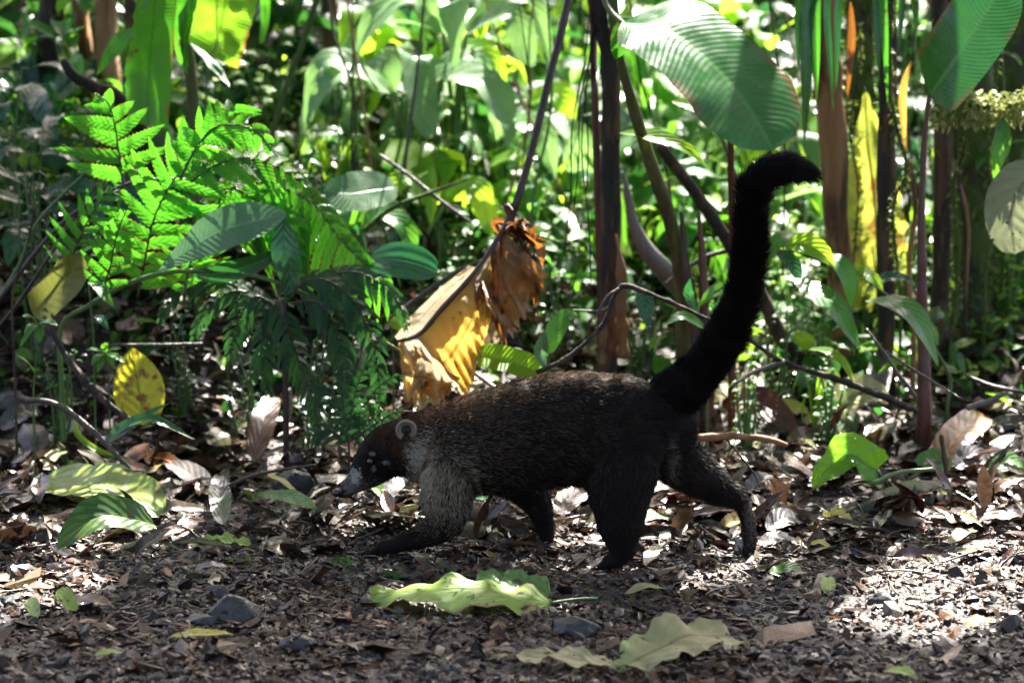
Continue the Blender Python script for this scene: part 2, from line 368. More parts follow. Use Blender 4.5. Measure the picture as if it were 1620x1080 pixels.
# ------------------------------------------------------------------ the coati
PXM = 5.12/FPX
FUR = []          # (centre, flow, radius) of every ball the body is grown from
def chain(pts, lat=1.0, flow=1):
    """pts: (px, py, Y, r_px). Returns balls interpolated along the joints."""
    C3 = np.array([P(a, b, y) for a, b, y, r in pts]); r = np.array([p[3] for p in pts])*PXM
    out = []
    for k in range(len(pts)-1):
        L = np.linalg.norm(C3[k+1]-C3[k]); n = max(2, int(L/(0.28*min(r[k], r[k+1])))+1)
        n = min(n, 14)
        for t in np.linspace(0, 1, n, endpoint=(k == len(pts)-2)):
            out.append((C3[k]*(1-t)+C3[k+1]*t, unit(C3[k+1]-C3[k])*flow, r[k]*(1-t)+r[k+1]*t, lat))
    return out
YS, YH = 5.075, 5.01      # the shoulders stand a little farther off than the hips
def build_coati():
    balls = []
    balls += chain([(534, 781, 5.10, 6.5), (541, 779, 5.10, 9), (551, 773, 5.10, 12.5), (562, 763, 5.10, 17), (573, 753, 5.095, 23), (586, 739, 5.09, 31), (602, 722, 5.09, 39), (619, 711, 5.085, 43), (646, 706, 5.08, 46), (672, 706, YS, 57), (702, 706, YS, 66), (735, 706, 5.07, 77), (780, 700, 5.06, 84), (830, 688, 5.05, 88), (880, 680, 5.035, 90), (930, 677, 5.02, 89), (978, 680, YH, 86), (1016, 680, YH, 72), (1046, 678, YH, 54)], 0.70)
    for k, b in enumerate(balls):      # slim snout and head are rounder in section than the deep trunk
        pass
    yn, yf = 4.985, 5.10
    # near and far fore legs
    balls += chain([(728, 712, 5.055, 58), (714, 750, 5.035, 47), (707, 780, 5.025, 41), (708, 803, 5.015, 36), (711, 820, 5.015, 27), (690, 838, 5.02, 23), (655, 852, 5.03, 16), (622, 862, 5.04, 12.5), (600, 868, 5.045, 11), (588, 871, 5.045, 10)])
    for dy, (tx, ty) in zip((-0.016, -0.008, 0.001, 0.010, 0.018), ((580, 878), (574, 876), (571, 873), (574, 870), (582, 868))):
        balls += chain([(592, 871, 5.045+dy*0.8, 6.5), (tx+5, ty-3, 5.045+dy, 5.2), (tx, ty, 5.045+dy*1.1, 4.0)])
    balls += chain([(752, 728, 5.115, 34), (800, 752, 5.12, 30), (838, 778, 5.12, 26), (854, 805, 5.12, 20), (862, 830, 5.12, 14), (866, 850, 5.12, 11), (860, 863, 5.12, 10)])
    for dy, (tx, ty) in zip((-0.014, -0.005, 0.005, 0.014), ((848, 872), (845, 870), (846, 868), (851, 866))):
        balls += chain([(860, 864, 5.12+dy, 6.0), (tx+5, ty-2, 5.12+dy, 5.0), (tx, ty, 5.12+dy, 3.8)])
    # near and far hind legs
    balls += chain([(988, 700, 4.995, 66), (983, 745, 4.98, 57), (981, 785, 4.97, 46), (981, 820, 4.97, 38), (984, 850, 4.975, 28), (986, 868, 4.975, 21), (976, 884, 4.975, 14), (958, 890, 4.975, 12), (946, 894, 4.975, 10.5)])
    for dy, (tx, ty) in zip((-0.016, -0.008, 0.001, 0.010, 0.018), ((936, 902), (931, 901), (928, 899), (931, 896), (938, 894))):
        balls += chain([(950, 894, 4.975+dy*0.8, 7), (tx+6, ty-3, 4.975+dy, 5.6), (tx, ty, 4.975+dy*1.1, 4.2)])
    balls += chain([(1040, 695, 5.055, 46), (1074, 728, 5.065, 42), (1108, 753, 5.07, 33), (1142, 774, 5.07, 23), (1164, 787, 5.07, 16), (1176, 800, 5.07, 13), (1184, 825, 5.065, 12.5), (1186, 850, 5.06, 12), (1186, 866, 5.055, 10.5)])
    for dx, dy in ((-8, -0.010), (-3, -0.004), (2, 0.002), (7, 0.008)):
        balls += chain([(1186+dx*.6, 864, 5.055+dy, 6), (1185+dx*.8, 874, 5.053+dy, 5.4), (1184+dx, 882, 5.05+dy, 4.2)])
    tail = chain([(1030, 662, YH, 46), (1056, 636, YH, 40), (1090, 604, YH, 33), (1122, 570, YH, 28), (1150, 528, YH, 25), (1172, 480, YH, 20), (1183, 430, YH, 19), (1188, 380, YH, 18.5), (1187, 330, YH, 18), (1193, 296, YH, 19), (1215, 272, YH, 18), (1243, 265, YH, 16), (1270, 268, YH, 11.5), (1289, 276, YH, 6)], 1.0)
    nb = len(balls); balls += tail
    # template ball
    import bmesh
    bm = bmesh.new(); bmesh.ops.create_icosphere(bm, subdivisions=3, radius=1.0)
    bm.verts.ensure_lookup_table(); tv = np.array([v.co[:] for v in bm.verts]); tf = np.array([[v.index for v in f.verts] for f in bm.faces]); bm.free()
    mb = MB()
    for c, fl, r, lat in balls:
        sc = np.array([1.0, lat, 1.0])*r; mb.add(tv*sc+c, None, tf)
    black = NT('dark_hide')
    p = black.pos(); ac = black.attr()
    black.l(black.bsdf(ac, 0.75, black.bump(black.noise(400, 3, p), 0.4, 0.001), spec=0.25), black.out.inputs[0])
    me = mb.mesh('body_raw', black.m); ob = bpy.data.objects.new('body_raw', me); COL.objects.link(ob)
    md = ob.modifiers.new('r', 'REMESH'); md.mode = 'VOXEL'; md.voxel_size = 0.0032; md.use_smooth_shade = True
    ms = ob.modifiers.new('s', 'SMOOTH'); ms.factor = 0.5; ms.iterations = 5
    dg = bpy.context.evaluated_depsgraph_get(); dg.update()
    m2 = bpy.data.meshes.new_from_object(ob.evaluated_get(dg)); bpy.data.objects.remove(ob)
    n = len(m2.vertices); V = np.zeros(n*3, np.float32); m2.vertices.foreach_get('co', V); V = V.reshape(-1, 3).astype(float)
    m2.calc_loop_triangles(); TT = np.zeros(len(m2.loop_triangles)*3, np.int32); m2.loop_triangles.foreach_get('vertices', TT); TT = TT.reshape(-1, 3)
    bc = np.array([b[0] for b in balls]); bf = np.array([b[1] for b in balls]); br = np.array([b[2] for b in balls])
    def nearest(X):
        out = np.zeros(len(X), int)
        for k in range(0, len(X), 20000):
            d = np.linalg.norm((X[k:k+20000, None]-bc[None]), axis=2)-br[None]; out[k:k+20000] = d.argmin(1)
        return out
    def coat(X, N, rs):
        """root colour, tip colour, length (m) for points X: the animal's own markings."""
        px, py = proj(X); k = len(X)
        root = np.tile([0.009, 0.0065, 0.0055], (k, 1)); tip = np.tile([0.024, 0.014, 0.009], (k, 1)); L = np.full(k, 0.0115)
        g = lambda cx, cyy, rx, ry, pw=2.0: np.exp(-(np.abs((px-cx)/rx)**pw+np.abs((py-cyy)/ry)**pw))
        def put(msk, cr, ct, prob=1.0):
            sel = (rs.rand(k) < prob*msk); root[sel] = cr; tip[sel] = ct
        rnd = rs.rand(k)
        top = np.clip(N[:, 2], 0, 1)
        # russet nape and crown, warm brown back
        put(g(625, 690, 55, 45, 3)*1.2, (0.045, 0.018, 0.009), (0.11, 0.046, 0.022))
        put(g(700, 645, 75, 22, 3), (0.06, 0.024, 0.011), (0.18, 0.078, 0.034), 0.95)
        put(g(765, 622, 75, 22, 3), (0.06, 0.03, 0.015), (0.28, 0.18, 0.09), 0.7)
        put(g(900, 592, 150, 16, 3), (0.045, 0.024, 0.011), (0.19, 0.11, 0.05), 0.8)
        # grizzled flank and shoulder
        put(g(745, 700, 75, 70, 3), (0.02, 0.014, 0.010), (0.28, 0.21, 0.14), 0.30)
        put(g(850, 690, 110, 70, 3), (0.018, 0.010, 0.006), (0.20, 0.13, 0.075), 0.24)
        put(g(700, 775, 52, 52, 3), (0.07, 0.05, 0.03), (0.50, 0.38, 0.25), 0.75)
        put(g(725, 805, 30, 26, 3), (0.05, 0.04, 0.03), (0.36, 0.28, 0.19), 0.45)
        put(g(668, 735, 20, 48, 3), (0.18, 0.14, 0.09), (0.66, 0.54, 0.38), 0.9)
        put(g(655, 722, 16, 22, 3), (0.2, 0.16, 0.11), (0.7, 0.62, 0.48), 0.85)
        # black mask, pale muzzle and spots
        put(g(594, 722, 24, 30, 3), (0.010, 0.006, 0.005), (0.018, 0.010, 0.007))
        put(g(612, 748, 30, 26, 3)*0.9, (0.012, 0.007, 0.006), (0.022, 0.014, 0.011))
        put(g(583, 768, 22, 12, 3), (0.07, 0.055, 0.045), (0.20, 0.17, 0.14), 0.7)
        put(g(557, 768, 17, 17, 3), (0.16, 0.14, 0.12), (0.36, 0.32, 0.28), 0.85)
        put(g(562, 752, 9, 12, 3), (0.5, 0.46, 0.40), (0.75, 0.70, 0.62), 0.95)
        for cx, cyy, rx, ry in ((588, 718, 4.5, 3.2), (591, 741, 3.5, 4.5), (609, 732, 4.6, 3.6)):
            put((g(cx, cyy, rx*1.15, ry*1.15, 2) > 0.4)*1.0, (0.20, 0.175, 0.15), (0.34, 0.31, 0.27), 0.93)
        put((g(587, 730, 6.5, 5.0, 2) > 0.37)*1.0, (0.008, 0.005, 0.004), (0.010, 0.007, 0.006))
        # pale heel of the far hind foot, pale hairs under the rump
        put(g(1186, 815, 9, 42, 3), (0.10, 0.075, 0.055), (0.26, 0.21, 0.16), 0.75)
        put(g(1062, 738, 11, 20, 3), (0.09, 0.08, 0.065), (0.24, 0.21, 0.17), 0.8)
        put(g(1060, 705, 8, 16, 3), (0.09, 0.08, 0.065), (0.24, 0.21, 0.17), 0.35)
        put(g(1110, 745, 45, 20, 3), (0.020, 0.012, 0.009), (0.045, 0.028, 0.020), 0.6)
        # length of the coat
        L = np.where(px < 690, 0.0095, L); L = np.where(px < 640, 0.0065, L); L = np.where(px < 606, 0.0038, L); L = np.where((px < 575) & (py < 800), 0.0018, L)
        L = np.where((py > 800), 0.0075, L); L = np.where(py > 845, 0.0045, L); L = np.where((px > 1165) & (py > 790), 0.0042, L)
        L = np.where((py > 862) & (px < 1030), 0.0030, L)
        return root, tip, L
    rs = np.random.RandomState(4)
    N0 = np.zeros(n*3, np.float32); m2.vertices.foreach_get('normal', N0); N0 = N0.reshape(-1, 3).astype(float)
    r0, t0, _ = coat(V, N0, rs)
    root = thing('coati', 'dark long-nosed coati walking left with its furry tail held upright', 'coati', (P(800, 900, 5.05)[0], 5.05, 0.0))
    bmb = MB(); bmb.add(V, None, TT, None, r0*0.9)
    body = obj('body', bmb, black.m, root)
    # ---- fur
    e1 = V[TT[:, 1]]-V[TT[:, 0]]; e2 = V[TT[:, 2]]-V[TT[:, 0]]; cr = np.cross(e1, e2); ar = np.linalg.norm(cr, axis=1); tn = cr/(ar[:, None]+1e-12)
    NF = 230000
    cen = V[TT].mean(1); px, py = proj(cen); wgt = ar*(1+1.2*(px < 700)+0.6*(px > 1045)*(py < 660))
    ti = rs.choice(len(TT), NF, p=wgt/wgt.sum()); a = rs.rand(NF); b = rs.rand(NF); fl = a+b > 1; a[fl] = 1-a[fl]; b[fl] = 1-b[fl]
    X = V[TT[ti, 0]]+e1[ti]*a[:, None]+e2[ti]*b[:, None]; N = tn[ti]
    k = nearest(X); F = bf[k]; istail = k >= nb
    F = F-N*np.sum(F*N, 1)[:, None]; F = unit(F)
    rt, tp, L = coat(X, N, rs)
    L = np.where(istail, 0.0205, L); rt[istail] = (0.0045, 0.0036, 0.0034); tp[istail] = (0.010, 0.007, 0.006)
    px, py = proj(X); tbl = istail & (py > 560); L[tbl] = 0.014; L[istail & (px > 1262)] = 0.014
    L = L*(0.65+0.7*rs.rand(NF))
    lift = np.where(istail, 0.85, 0.38)+0.12*rs.randn(NF)
    cl = np.stack([vnoise(X, 55, s_) for s_ in (1, 2, 3)], -1)
    D = unit(F+N*lift[:, None]+0.22*rs.randn(NF, 3)+0.45*cl+np.array([0, 0, -0.15]))
    D2 = unit(D+F*0.5+np.array([0, 0, -0.25]))
    wd = np.where(L < 0.003, 0.00022, 0.00034)*(0.8+0.5*rs.rand(NF)); side = unit(np.cross(D, N+0.6*rs.randn(NF, 3)))
    p0 = X-N*0.0008; p1 = X+D*L[:, None]*0.5; p2 = p1+D2*L[:, None]*0.5; w_ = wd[:, None]
    VV = np.stack([p0-side*w_, p0+side*w_, p1+side*w_*0.85, p1-side*w_*0.85, p2], 1)
    CC = np.stack([rt, rt, rt*0.5+tp*0.5, rt*0.5+tp*0.5, tp], 1)
    o5 = np.arange(NF)*5
    fm = MB(); fm.add(VV.reshape(-1, 3), np.stack([o5, o5+1, o5+2, o5+3], 1), np.stack([o5+3, o5+2, o5+4], 1), None, CC.reshape(-1, 3))
    s = NT('coati_fur'); s.l(s.bsdf(s.attr(), 0.55, spec=0.16), s.out.inputs[0])
    obj('fur', fm, s.m, body)
    # ---- ears: a shallow rounded cup with a thick pale rim
    es = NT('ear_skin'); es.l(es.bsdf(es.mix(1.0, es.attr(), es.mix(es.noise(300, 3, es.pos()), (0.7,)*3, (1.25,)*3), 'MULTIPLY'), 0.8, es.bump(es.noise(700, 2, es.pos()), 0.8, 0.001)), es.out.inputs[0])
    for yy, ph in ((5.045, 1), (5.125, -1)):
        c = P(643 if ph == 1 else 640, 680, yy); em = MB(); nu_, nr_ = 22, 9
        A_ = np.linspace(-0.28*PI, 1.30*PI, nu_); rr = np.linspace(0, 1, nr_)
        for sgn, off in ((1, 0.0), (-1, 0.0022)):
            U, Rr = np.meshgrid(A_, rr, indexing='ij')
            x = np.cos(U)*Rr*0.0152; z = np.sin(U)*Rr*0.0160+0.001; dep = -ph*(0.0045+0.007*Rr**2*(0.4+0.6*np.sin(np.clip(U, 0, PI))))
            cc = np.where(Rr[..., None] > 0.62, np.array([0.30, 0.23, 0.15]), np.array([0.035, 0.022, 0.016]))*(1+0.15*np.sin(U*5)[..., None])
            pts = np.stack([c[0]+x, c[1]+dep+ph*off, c[2]+z], -1); ii = np.arange(nu_-1)[:, None]*nr_; jj = np.arange(nr_-1)[None]
            em.add(pts.reshape(-1, 3), np.stack([ii+jj, ii+jj+1, ii+nr_+jj+1, ii+nr_+jj], -1).reshape(-1, 4), None, None, cc.reshape(-1, 3))
        rim = [np.array([c[0]+math.cos(u_)*0.0152, c[1]-ph*(0.0045+0.007*(0.4+0.6*math.sin(min(max(u_, 0), PI))))+ph*0.0011, c[2]+math.sin(u_)*0.0160+0.001]) for u_ in A_]
        tube(em, rim, [0.0012, 0.0024, 0.0028, 0.0024, 0.0012], 7, 40, col=(0.32, 0.26, 0.18)); eo = obj('ear', em, es.m, body)
        hm = MB(); nh = 2600; ki = rs.randint(0, len(rim), nh); rp_ = np.array(rim)[ki]; od = unit(rp_-c); od = unit(od+rs.randn(nh, 3)*0.55+[0, -0.3*ph, 0]); r0_ = rp_-unit(rp_-c)*(rs.rand(nh, 1)**2)*0.010+od*0.0012; ll = rs.uniform(0.0018, 0.0042, (nh, 1)); sd_ = unit(np.cross(od, rs.randn(nh, 3)))*0.0002
        hv = np.stack([r0_-sd_, r0_+sd_, r0_+od*ll], 1); hc = np.array([0.36, 0.29, 0.20])*rs.uniform(0.5, 1.2, (nh, 1)); o3 = np.arange(nh)*3
        hm.add(hv.reshape(-1, 3), None, np.stack([o3, o3+1, o3+2], 1), None, np.repeat(hc, 3, 0)); obj('ear_hair', hm, s.m, body)
    gm = NT('eye_gloss'); gm.l(gm.bsdf((0.01, 0.007, 0.005), 0.08, coat=1.0, coat_rough=0.03), gm.out.inputs[0])
    for yy in (5.0595, 5.1205):
        e = MB(); e.add(tv*np.array([0.0056, 0.0046, 0.0052])+P(586, 730, yy), None, tf); obj('eye', e, gm.m, body)
    nm = NT('wet_nose'); nm.l(nm.bsdf((0.014, 0.011, 0.011), 0.3, nm.bump(nm.noise(900, 2, nm.pos()), 0.5, 0.0006), coat=0.5), nm.out.inputs[0])
    e = MB(); e.add(tv*np.array([0.0085, 0.0085, 0.0075])+P(533, 779, 5.10), None, tf)
    e.add(tv*np.array([0.0065, 0.009, 0.0055])+P(539, 776, 5.10), None, tf); obj('nose', e, nm.m, body)
    cm = NT('claw_horn'); cm.l(cm.bsdf((0.05, 0.04, 0.03), 0.35), cm.out.inputs[0])
    def claws(lst, dx, dz):
        for (x_, y_, Y_) in lst:
            p = P(x_, y_, Y_); e = MB(); tube(e, [p, p+np.array([dx*0.5, 0, dz*0.2]), p+np.array([dx, 0, dz])], [0.0019, 0.0016, 0.0004], 6, 8); obj('claw', e, cm.m, body)
    claws([(571+k_, 875-k_*.5, 5.045+d_) for k_, d_ in ((4, -0.018), (1, -0.009), (-1, 0.001), (1, 0.011), (6, 0.019))], -0.013, -0.005)
    claws([(929+k_, 900, 4.975+d_) for k_, d_ in ((4, -0.017), (0, -0.009), (-2, 0.001), (0, 0.011), (5, 0.019))], -0.010, -0.004)
    claws([(845+k_, 870, 5.12+d_) for k_, d_ in ((1, -0.014), (-1, -0.005), (0, 0.005), (3, 0.014))], -0.010, -0.004)
    claws([(1180+k_, 884, 5.05+d_) for k_, d_ in ((-4, -0.010), (0, -0.004), (5, 0.002), (9, 0.008))], -0.003, -0.007)
    wk = NT('whisker_hair'); wk.l(wk.bsdf((0.15, 0.13, 0.11), 0.4), wk.out.inputs[0])
    for k_ in range(9):
        p = P(556+k_*2.2, 774+(k_ % 3)*4, 5.082); e = MB(); d = np.array([rs.uniform(-0.2, 0.9), -0.5, -0.9+0.3*rs.rand()]); d = unit(d)*rs.uniform(0.014, 0.026)
        tube(e, [p, p+d*0.5, p+d+np.array([0.004, 0, -0.002])], [0.00025, 0.0002, 0.0001], 4, 6, cap=False); obj('whisker', e, wk.m, body)
build_coati()
# ------------------------------------------------------------------ plant materials
M = {}
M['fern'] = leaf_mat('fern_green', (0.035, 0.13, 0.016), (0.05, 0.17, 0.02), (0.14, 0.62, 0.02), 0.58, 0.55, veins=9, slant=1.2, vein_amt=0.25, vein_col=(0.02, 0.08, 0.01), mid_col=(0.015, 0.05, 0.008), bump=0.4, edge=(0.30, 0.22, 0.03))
M['fern_dark'] = leaf_mat('fern_darkened_for_shade', (0.013, 0.045, 0.016), (0.025, 0.07, 0.02), (0.06, 0.22, 0.03), 0.35, 0.6, veins=9, slant=1.2, vein_amt=0.2, bump=0.4)  # darker copy of the fern green, shade put into the colour
M['gloss'] = leaf_mat('broad_glossy_leaf', (0.022, 0.10, 0.022), (0.03, 0.14, 0.03), (0.10, 0.42, 0.05), 0.3, 0.27, veins=32, slant=4.0, vein_amt=0.10, vein_col=(0.05, 0.16, 0.05), mid_col=(0.10, 0.26, 0.07), bump=0.14, bdist=0.002, coat=0.5, edge=(0.16, 0.10, 0.03), power=1.3)
M['gloss2'] = leaf_mat('plain_glossy_leaf', (0.016, 0.08, 0.014), (0.022, 0.11, 0.02), (0.05, 0.28, 0.03), 0.2, 0.26, veins=34, slant=4.5, vein_amt=0.12, vein_col=(0.05, 0.2, 0.04), mid_col=(0.14, 0.3, 0.08), bump=0.2, edge=(0.14, 0.11, 0.03), bdist=0.002, coat=0.3, power=1.2)
M['pale'] = leaf_mat('pale_underside_leaf', (0.12, 0.22, 0.11), (0.09, 0.19, 0.09), (0.16, 0.36, 0.12), 0.3, 0.38, veins=22, slant=2.4, vein_amt=0.15, vein_col=(0.16, 0.28, 0.15), mid_col=(0.2, 0.33, 0.15), bump=0.35, bdist=0.002)
M['banana'] = leaf_mat('banana_blade', (0.025, 0.10, 0.015), (0.035, 0.13, 0.02), (0.12, 0.50, 0.02), 0.5, 0.35, veins=46, slant=0, vein_amt=0.14, vein_col=(0.02, 0.07, 0.01), mid_col=(0.03, 0.12, 0.02), spot=(0.10, 0.05, 0.015), spot_lo=0.66, spot_hi=0.7, spot_scale=16, bump=0.22, edge=(0.20, 0.10, 0.02))
M['banana_lime'] = leaf_mat('yellowing_banana_blade', (0.08, 0.22, 0.015), (0.12, 0.25, 0.015), (0.36, 0.75, 0.03), 0.6, 0.35, veins=40, slant=0, vein_amt=0.2, vein_col=(0.05, 0.16, 0.01), mid_col=(0.05, 0.16, 0.02), spot=(0.18, 0.10, 0.02), spot_lo=0.64, spot_hi=0.7, spot_scale=14, bump=0.25, edge=(0.30, 0.12, 0.02))
M['lime'] = leaf_mat('thin_lime_leaf', (0.10, 0.26, 0.02), (0.14, 0.30, 0.03), (0.58, 0.9, 0.04), 0.6, 0.34, veins=9, slant=2.2, vein_amt=0.35, vein_col=(0.22, 0.4, 0.08), bump=0.5)
M['glare_pale'] = leaf_mat('glare_paled_leaf', (0.14, 0.25, 0.11), (0.18, 0.30, 0.15), (0.32, 0.6, 0.12), 0.4, 0.4, veins=8, slant=2, vein_amt=0.2, bump=0.4)  # pale green raised towards white: sun glare put into the leaf colour
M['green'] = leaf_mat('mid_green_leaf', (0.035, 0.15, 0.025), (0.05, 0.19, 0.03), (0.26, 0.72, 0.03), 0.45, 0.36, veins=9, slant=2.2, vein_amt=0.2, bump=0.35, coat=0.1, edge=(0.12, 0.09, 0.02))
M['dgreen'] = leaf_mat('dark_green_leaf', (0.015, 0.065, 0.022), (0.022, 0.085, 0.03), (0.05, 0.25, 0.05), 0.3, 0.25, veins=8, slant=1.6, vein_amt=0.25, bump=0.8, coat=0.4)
M['mela'] = leaf_mat('ribbed_dark_leaf', (0.016, 0.085, 0.03), (0.02, 0.11, 0.04), (0.05, 0.3, 0.07), 0.3, 0.25, veins=0, slant=1.9, power=0.8, vein_amt=0.12, bump=0.35, bdist=0.003, coat=0.5)
M['gold'] = leaf_mat('dead_golden_blade', (0.52, 0.30, 0.06), (0.60, 0.38, 0.10), (0.9, 0.52, 0.08), 0.5, 0.45, veins=70, slant=0, vein_amt=0.35, vein_col=(0.26, 0.12, 0.02), mid_col=(0.10, 0.04, 0.02), spot=(0.22, 0.09, 0.02), spot_lo=0.62, spot_hi=0.72, spot_scale=22, bump=0.7, bdist=0.002)
M['cream'] = leaf_mat('dead_cream_blade', (0.55, 0.40, 0.18), (0.62, 0.50, 0.28), (0.8, 0.5, 0.14), 0.4, 0.5, veins=50, slant=0, vein_amt=0.2, vein_col=(0.36, 0.22, 0.07), mid_col=(0.3, 0.2, 0.08), spot=(0.20, 0.09, 0.03), spot_lo=0.60, spot_hi=0.7, spot_scale=30, bump=0.7, bdist=0.002)
M['brown'] = leaf_mat('dead_brown_blade', (0.16, 0.065, 0.022), (0.10, 0.040, 0.016), (0.55, 0.20, 0.03), 0.4, 0.38, veins=60, slant=0, vein_amt=0.3, vein_col=(0.06, 0.025, 0.01), mid_col=(0.05, 0.02, 0.012), spot=(0.035, 0.016, 0.010), spot_lo=0.5, spot_hi=0.6, spot_scale=18, bump=0.8, bdist=0.002, coat=0.3)
M['tanbrown'] = leaf_mat('dead_tan_blade', (0.26, 0.13, 0.05), (0.34, 0.19, 0.08), (0.7, 0.32, 0.06), 0.35, 0.32, veins=60, slant=0, vein_amt=0.3, spot=(0.06, 0.025, 0.012), spot_lo=0.52, spot_hi=0.64, spot_scale=14, bump=0.7, bdist=0.002, coat=0.3)
M['orangebrown'] = leaf_mat('dead_orange_blade', (0.30, 0.13, 0.03), (0.16, 0.06, 0.02), (0.8, 0.32, 0.04), 0.45, 0.4, veins=60, slant=0, vein_amt=0.3, spot=(0.05, 0.02, 0.01), spot_lo=0.5, spot_hi=0.62, spot_scale=20, bump=0.8, bdist=0.002)
M['ygold'] = leaf_mat('backlit_yellow_frond', (0.22, 0.25, 0.03), (0.34, 0.30, 0.04), (0.46, 0.52, 0.07), 0.5, 0.4, veins=44, slant=1.0, vein_amt=0.5, vein_col=(0.12, 0.12, 0.02), spot=(0.2, 0.1, 0.02), spot_lo=0.6, spot_hi=0.7, spot_scale=14, bump=0.4)
M['stem'] = bark_mat('dark_red_stalk', (0.030, 0.012, 0.010), (0.060, 0.026, 0.018), scale=(70, 70, 10), rough=0.45, coat=0.2)
M['redstem'] = bark_mat('maroon_stem', (0.075, 0.014, 0.010), (0.12, 0.03, 0.018), scale=(60, 60, 6), rough=0.4, coat=0.3)
M['gstem'] = bark_mat('green_brown_stem', (0.10, 0.12, 0.03), (0.07, 0.055, 0.02), scale=(30, 30, 5), rough=0.5, streak=(0.04, 0.02, 0.012))
M['lstem'] = bark_mat('green_stalk', (0.06, 0.13, 0.03), (0.09, 0.16, 0.04), scale=(30, 30, 5), rough=0.4)
M['peel'] = bark_mat('peeling_orange_bark', (0.26, 0.12, 0.045), (0.36, 0.20, 0.09), scale=(32, 32, 3), rough=0.7, streak=(0.07, 0.03, 0.015), bump=1.0, dist=0.012)
M['dark'] = bark_mat('dark_wet_bark', (0.012, 0.009, 0.008), (0.035, 0.024, 0.017), scale=(70, 70, 14), rough=0.8, streak=(0.10, 0.055, 0.03), bump=1.0, dist=0.01)
M['moss'] = bark_mat('mossy_bark', (0.030, 0.023, 0.015), (0.05, 0.036, 0.022), moss=(0.09, 0.15, 0.02), moss_amt=0.75, scale=(50, 50, 7))
M['grey'] = bark_mat('smooth_grey_bark', (0.13, 0.105, 0.09), (0.18, 0.15, 0.13), moss=(0.05, 0.08, 0.03), moss_amt=0.1, scale=(20, 20, 4), rough=0.4, bump=0.3, coat=0.3)
M['twig'] = bark_mat('wet_twig_bark', (0.035, 0.024, 0.018), (0.085, 0.06, 0.042), moss=(0.05, 0.08, 0.02), moss_amt=0.2, scale=(80, 80, 20), rough=0.45, coat=0.3)
M['tuft'] = plain_mat('moss_tuft', 0.7, 0.3, 200, trw=0.35)

def px_path(path): return [P(*p) for p in path]
def wpx(w, Y): return w*Y*1.02/FPX
def to_ground(pts, sink=0.03, dx=0.0):
    """Carry the first point of a path down into the soil."""
    p = pts[0]; g = gz(p[0]+dx, p[1])
    if p[2] > g: pts = [np.array([p[0]+dx, p[1], g-sink])] + ([np.array([p[0]+dx*0.5, p[1], (p[2]+g)/2])] if p[2]-g > 0.08 else []) + pts
    return pts
def fern_pinna(mb, path, left, right, sp, wd, nrm=(0, -0.9, 0.43), taper=1.0, ang=62, droop=0.15, seed=0, teeth=13, start=0.04, curlv=0.0):
    rs = np.random.RandomState(seed); n = max(6, int(np.sum(np.linalg.norm(np.diff(np.array(path), axis=0), axis=1))/sp)); c = catmull(path, n*2+1)
    T = unit(np.gradient(c, axis=0)); Nn = unit(np.asarray(nrm, float))
    for k in range(1, n*2+1):
        u = k/(n*2.0)
        if u < start: continue
        sd = -1 if k % 2 else 1
        S = unit(np.cross(T[k], Nn))*sd; env = (min(1.0, 0.55+u*2.2))*max(0.08, (1-u**1.6*taper))
        L = (right if sd > 0 else left)*env*(0.9+0.2*rs.rand())
        if L < sp*0.5: continue
        a = R(ang-22*u+6*rs.randn()); d = unit(S*math.sin(a)+T[k]*math.cos(a)+Nn*0.08*rs.randn())
        g = np.array([0, 0, -1.0]); o = c[k]; p1 = o+d*L*0.5+g*L*droop*0.25; p2 = o+d*L+T[k]*L*0.10+g*L*droop
        nn = unit(Nn+0.13*rs.randn(3)); leaf(mb, [o, p1, p2], wd*1.0*(0.6+0.4*env), 'pinnule', nn, fold=8+8*rs.rand(), nu=9, nv=1, teeth=teeth, tamp=0.2, ripple=0.02, seed=seed*99+k, col=np.ones(3)*(0.85+0.3*rs.rand()))
def rachis(path, r0, r1, m, parent, name='rachis', k=6):
    mb = MB(); tube(mb, path, [r0, r1], k, max(10, len(path)*6), rough=0.06); return obj(name, mb, m, parent)

TL = leaf_template('ovate', 4, 1, 10, 0.3, 0.55)
def moss_tufts(t, path, wr, n, seed=0, col=((0.05, 0.10, 0.012), (0.14, 0.19, 0.03)), size=(0.010, 0.028), name='moss'):
    rs = np.random.RandomState(seed+n); c = catmull([P(*p) for p in path], 80); k = rs.randint(0, 80, n); r = wpx(wr, path[0][2])
    cl = vnoise(np.stack([k*0.12, np.full(n, seed+1.0)], -1), 1.0, 5) > -0.25; k = k[cl]; n = len(k)
    d = unit(rs.randn(n, 3)); p = c[k]+d*r*rs.uniform(0.75, 1.35, (n, 1)); s = rs.uniform(*size, n)
    Mx = rotm(rs.rand(n)*2*PI, rs.randn(n)*0.8-0.4, rs.randn(n)*0.6)*s[:, None, None]; f = rs.rand(n)[:, None]; cc = np.array(col[0])*(1-f)+np.array(col[1])*f
    mb = MB(); scatter(mb, TL[0], TL[1], TL[2], TL[3], p, Mx, cc); obj(name, mb, M['tuft'], t, kind='stuff')
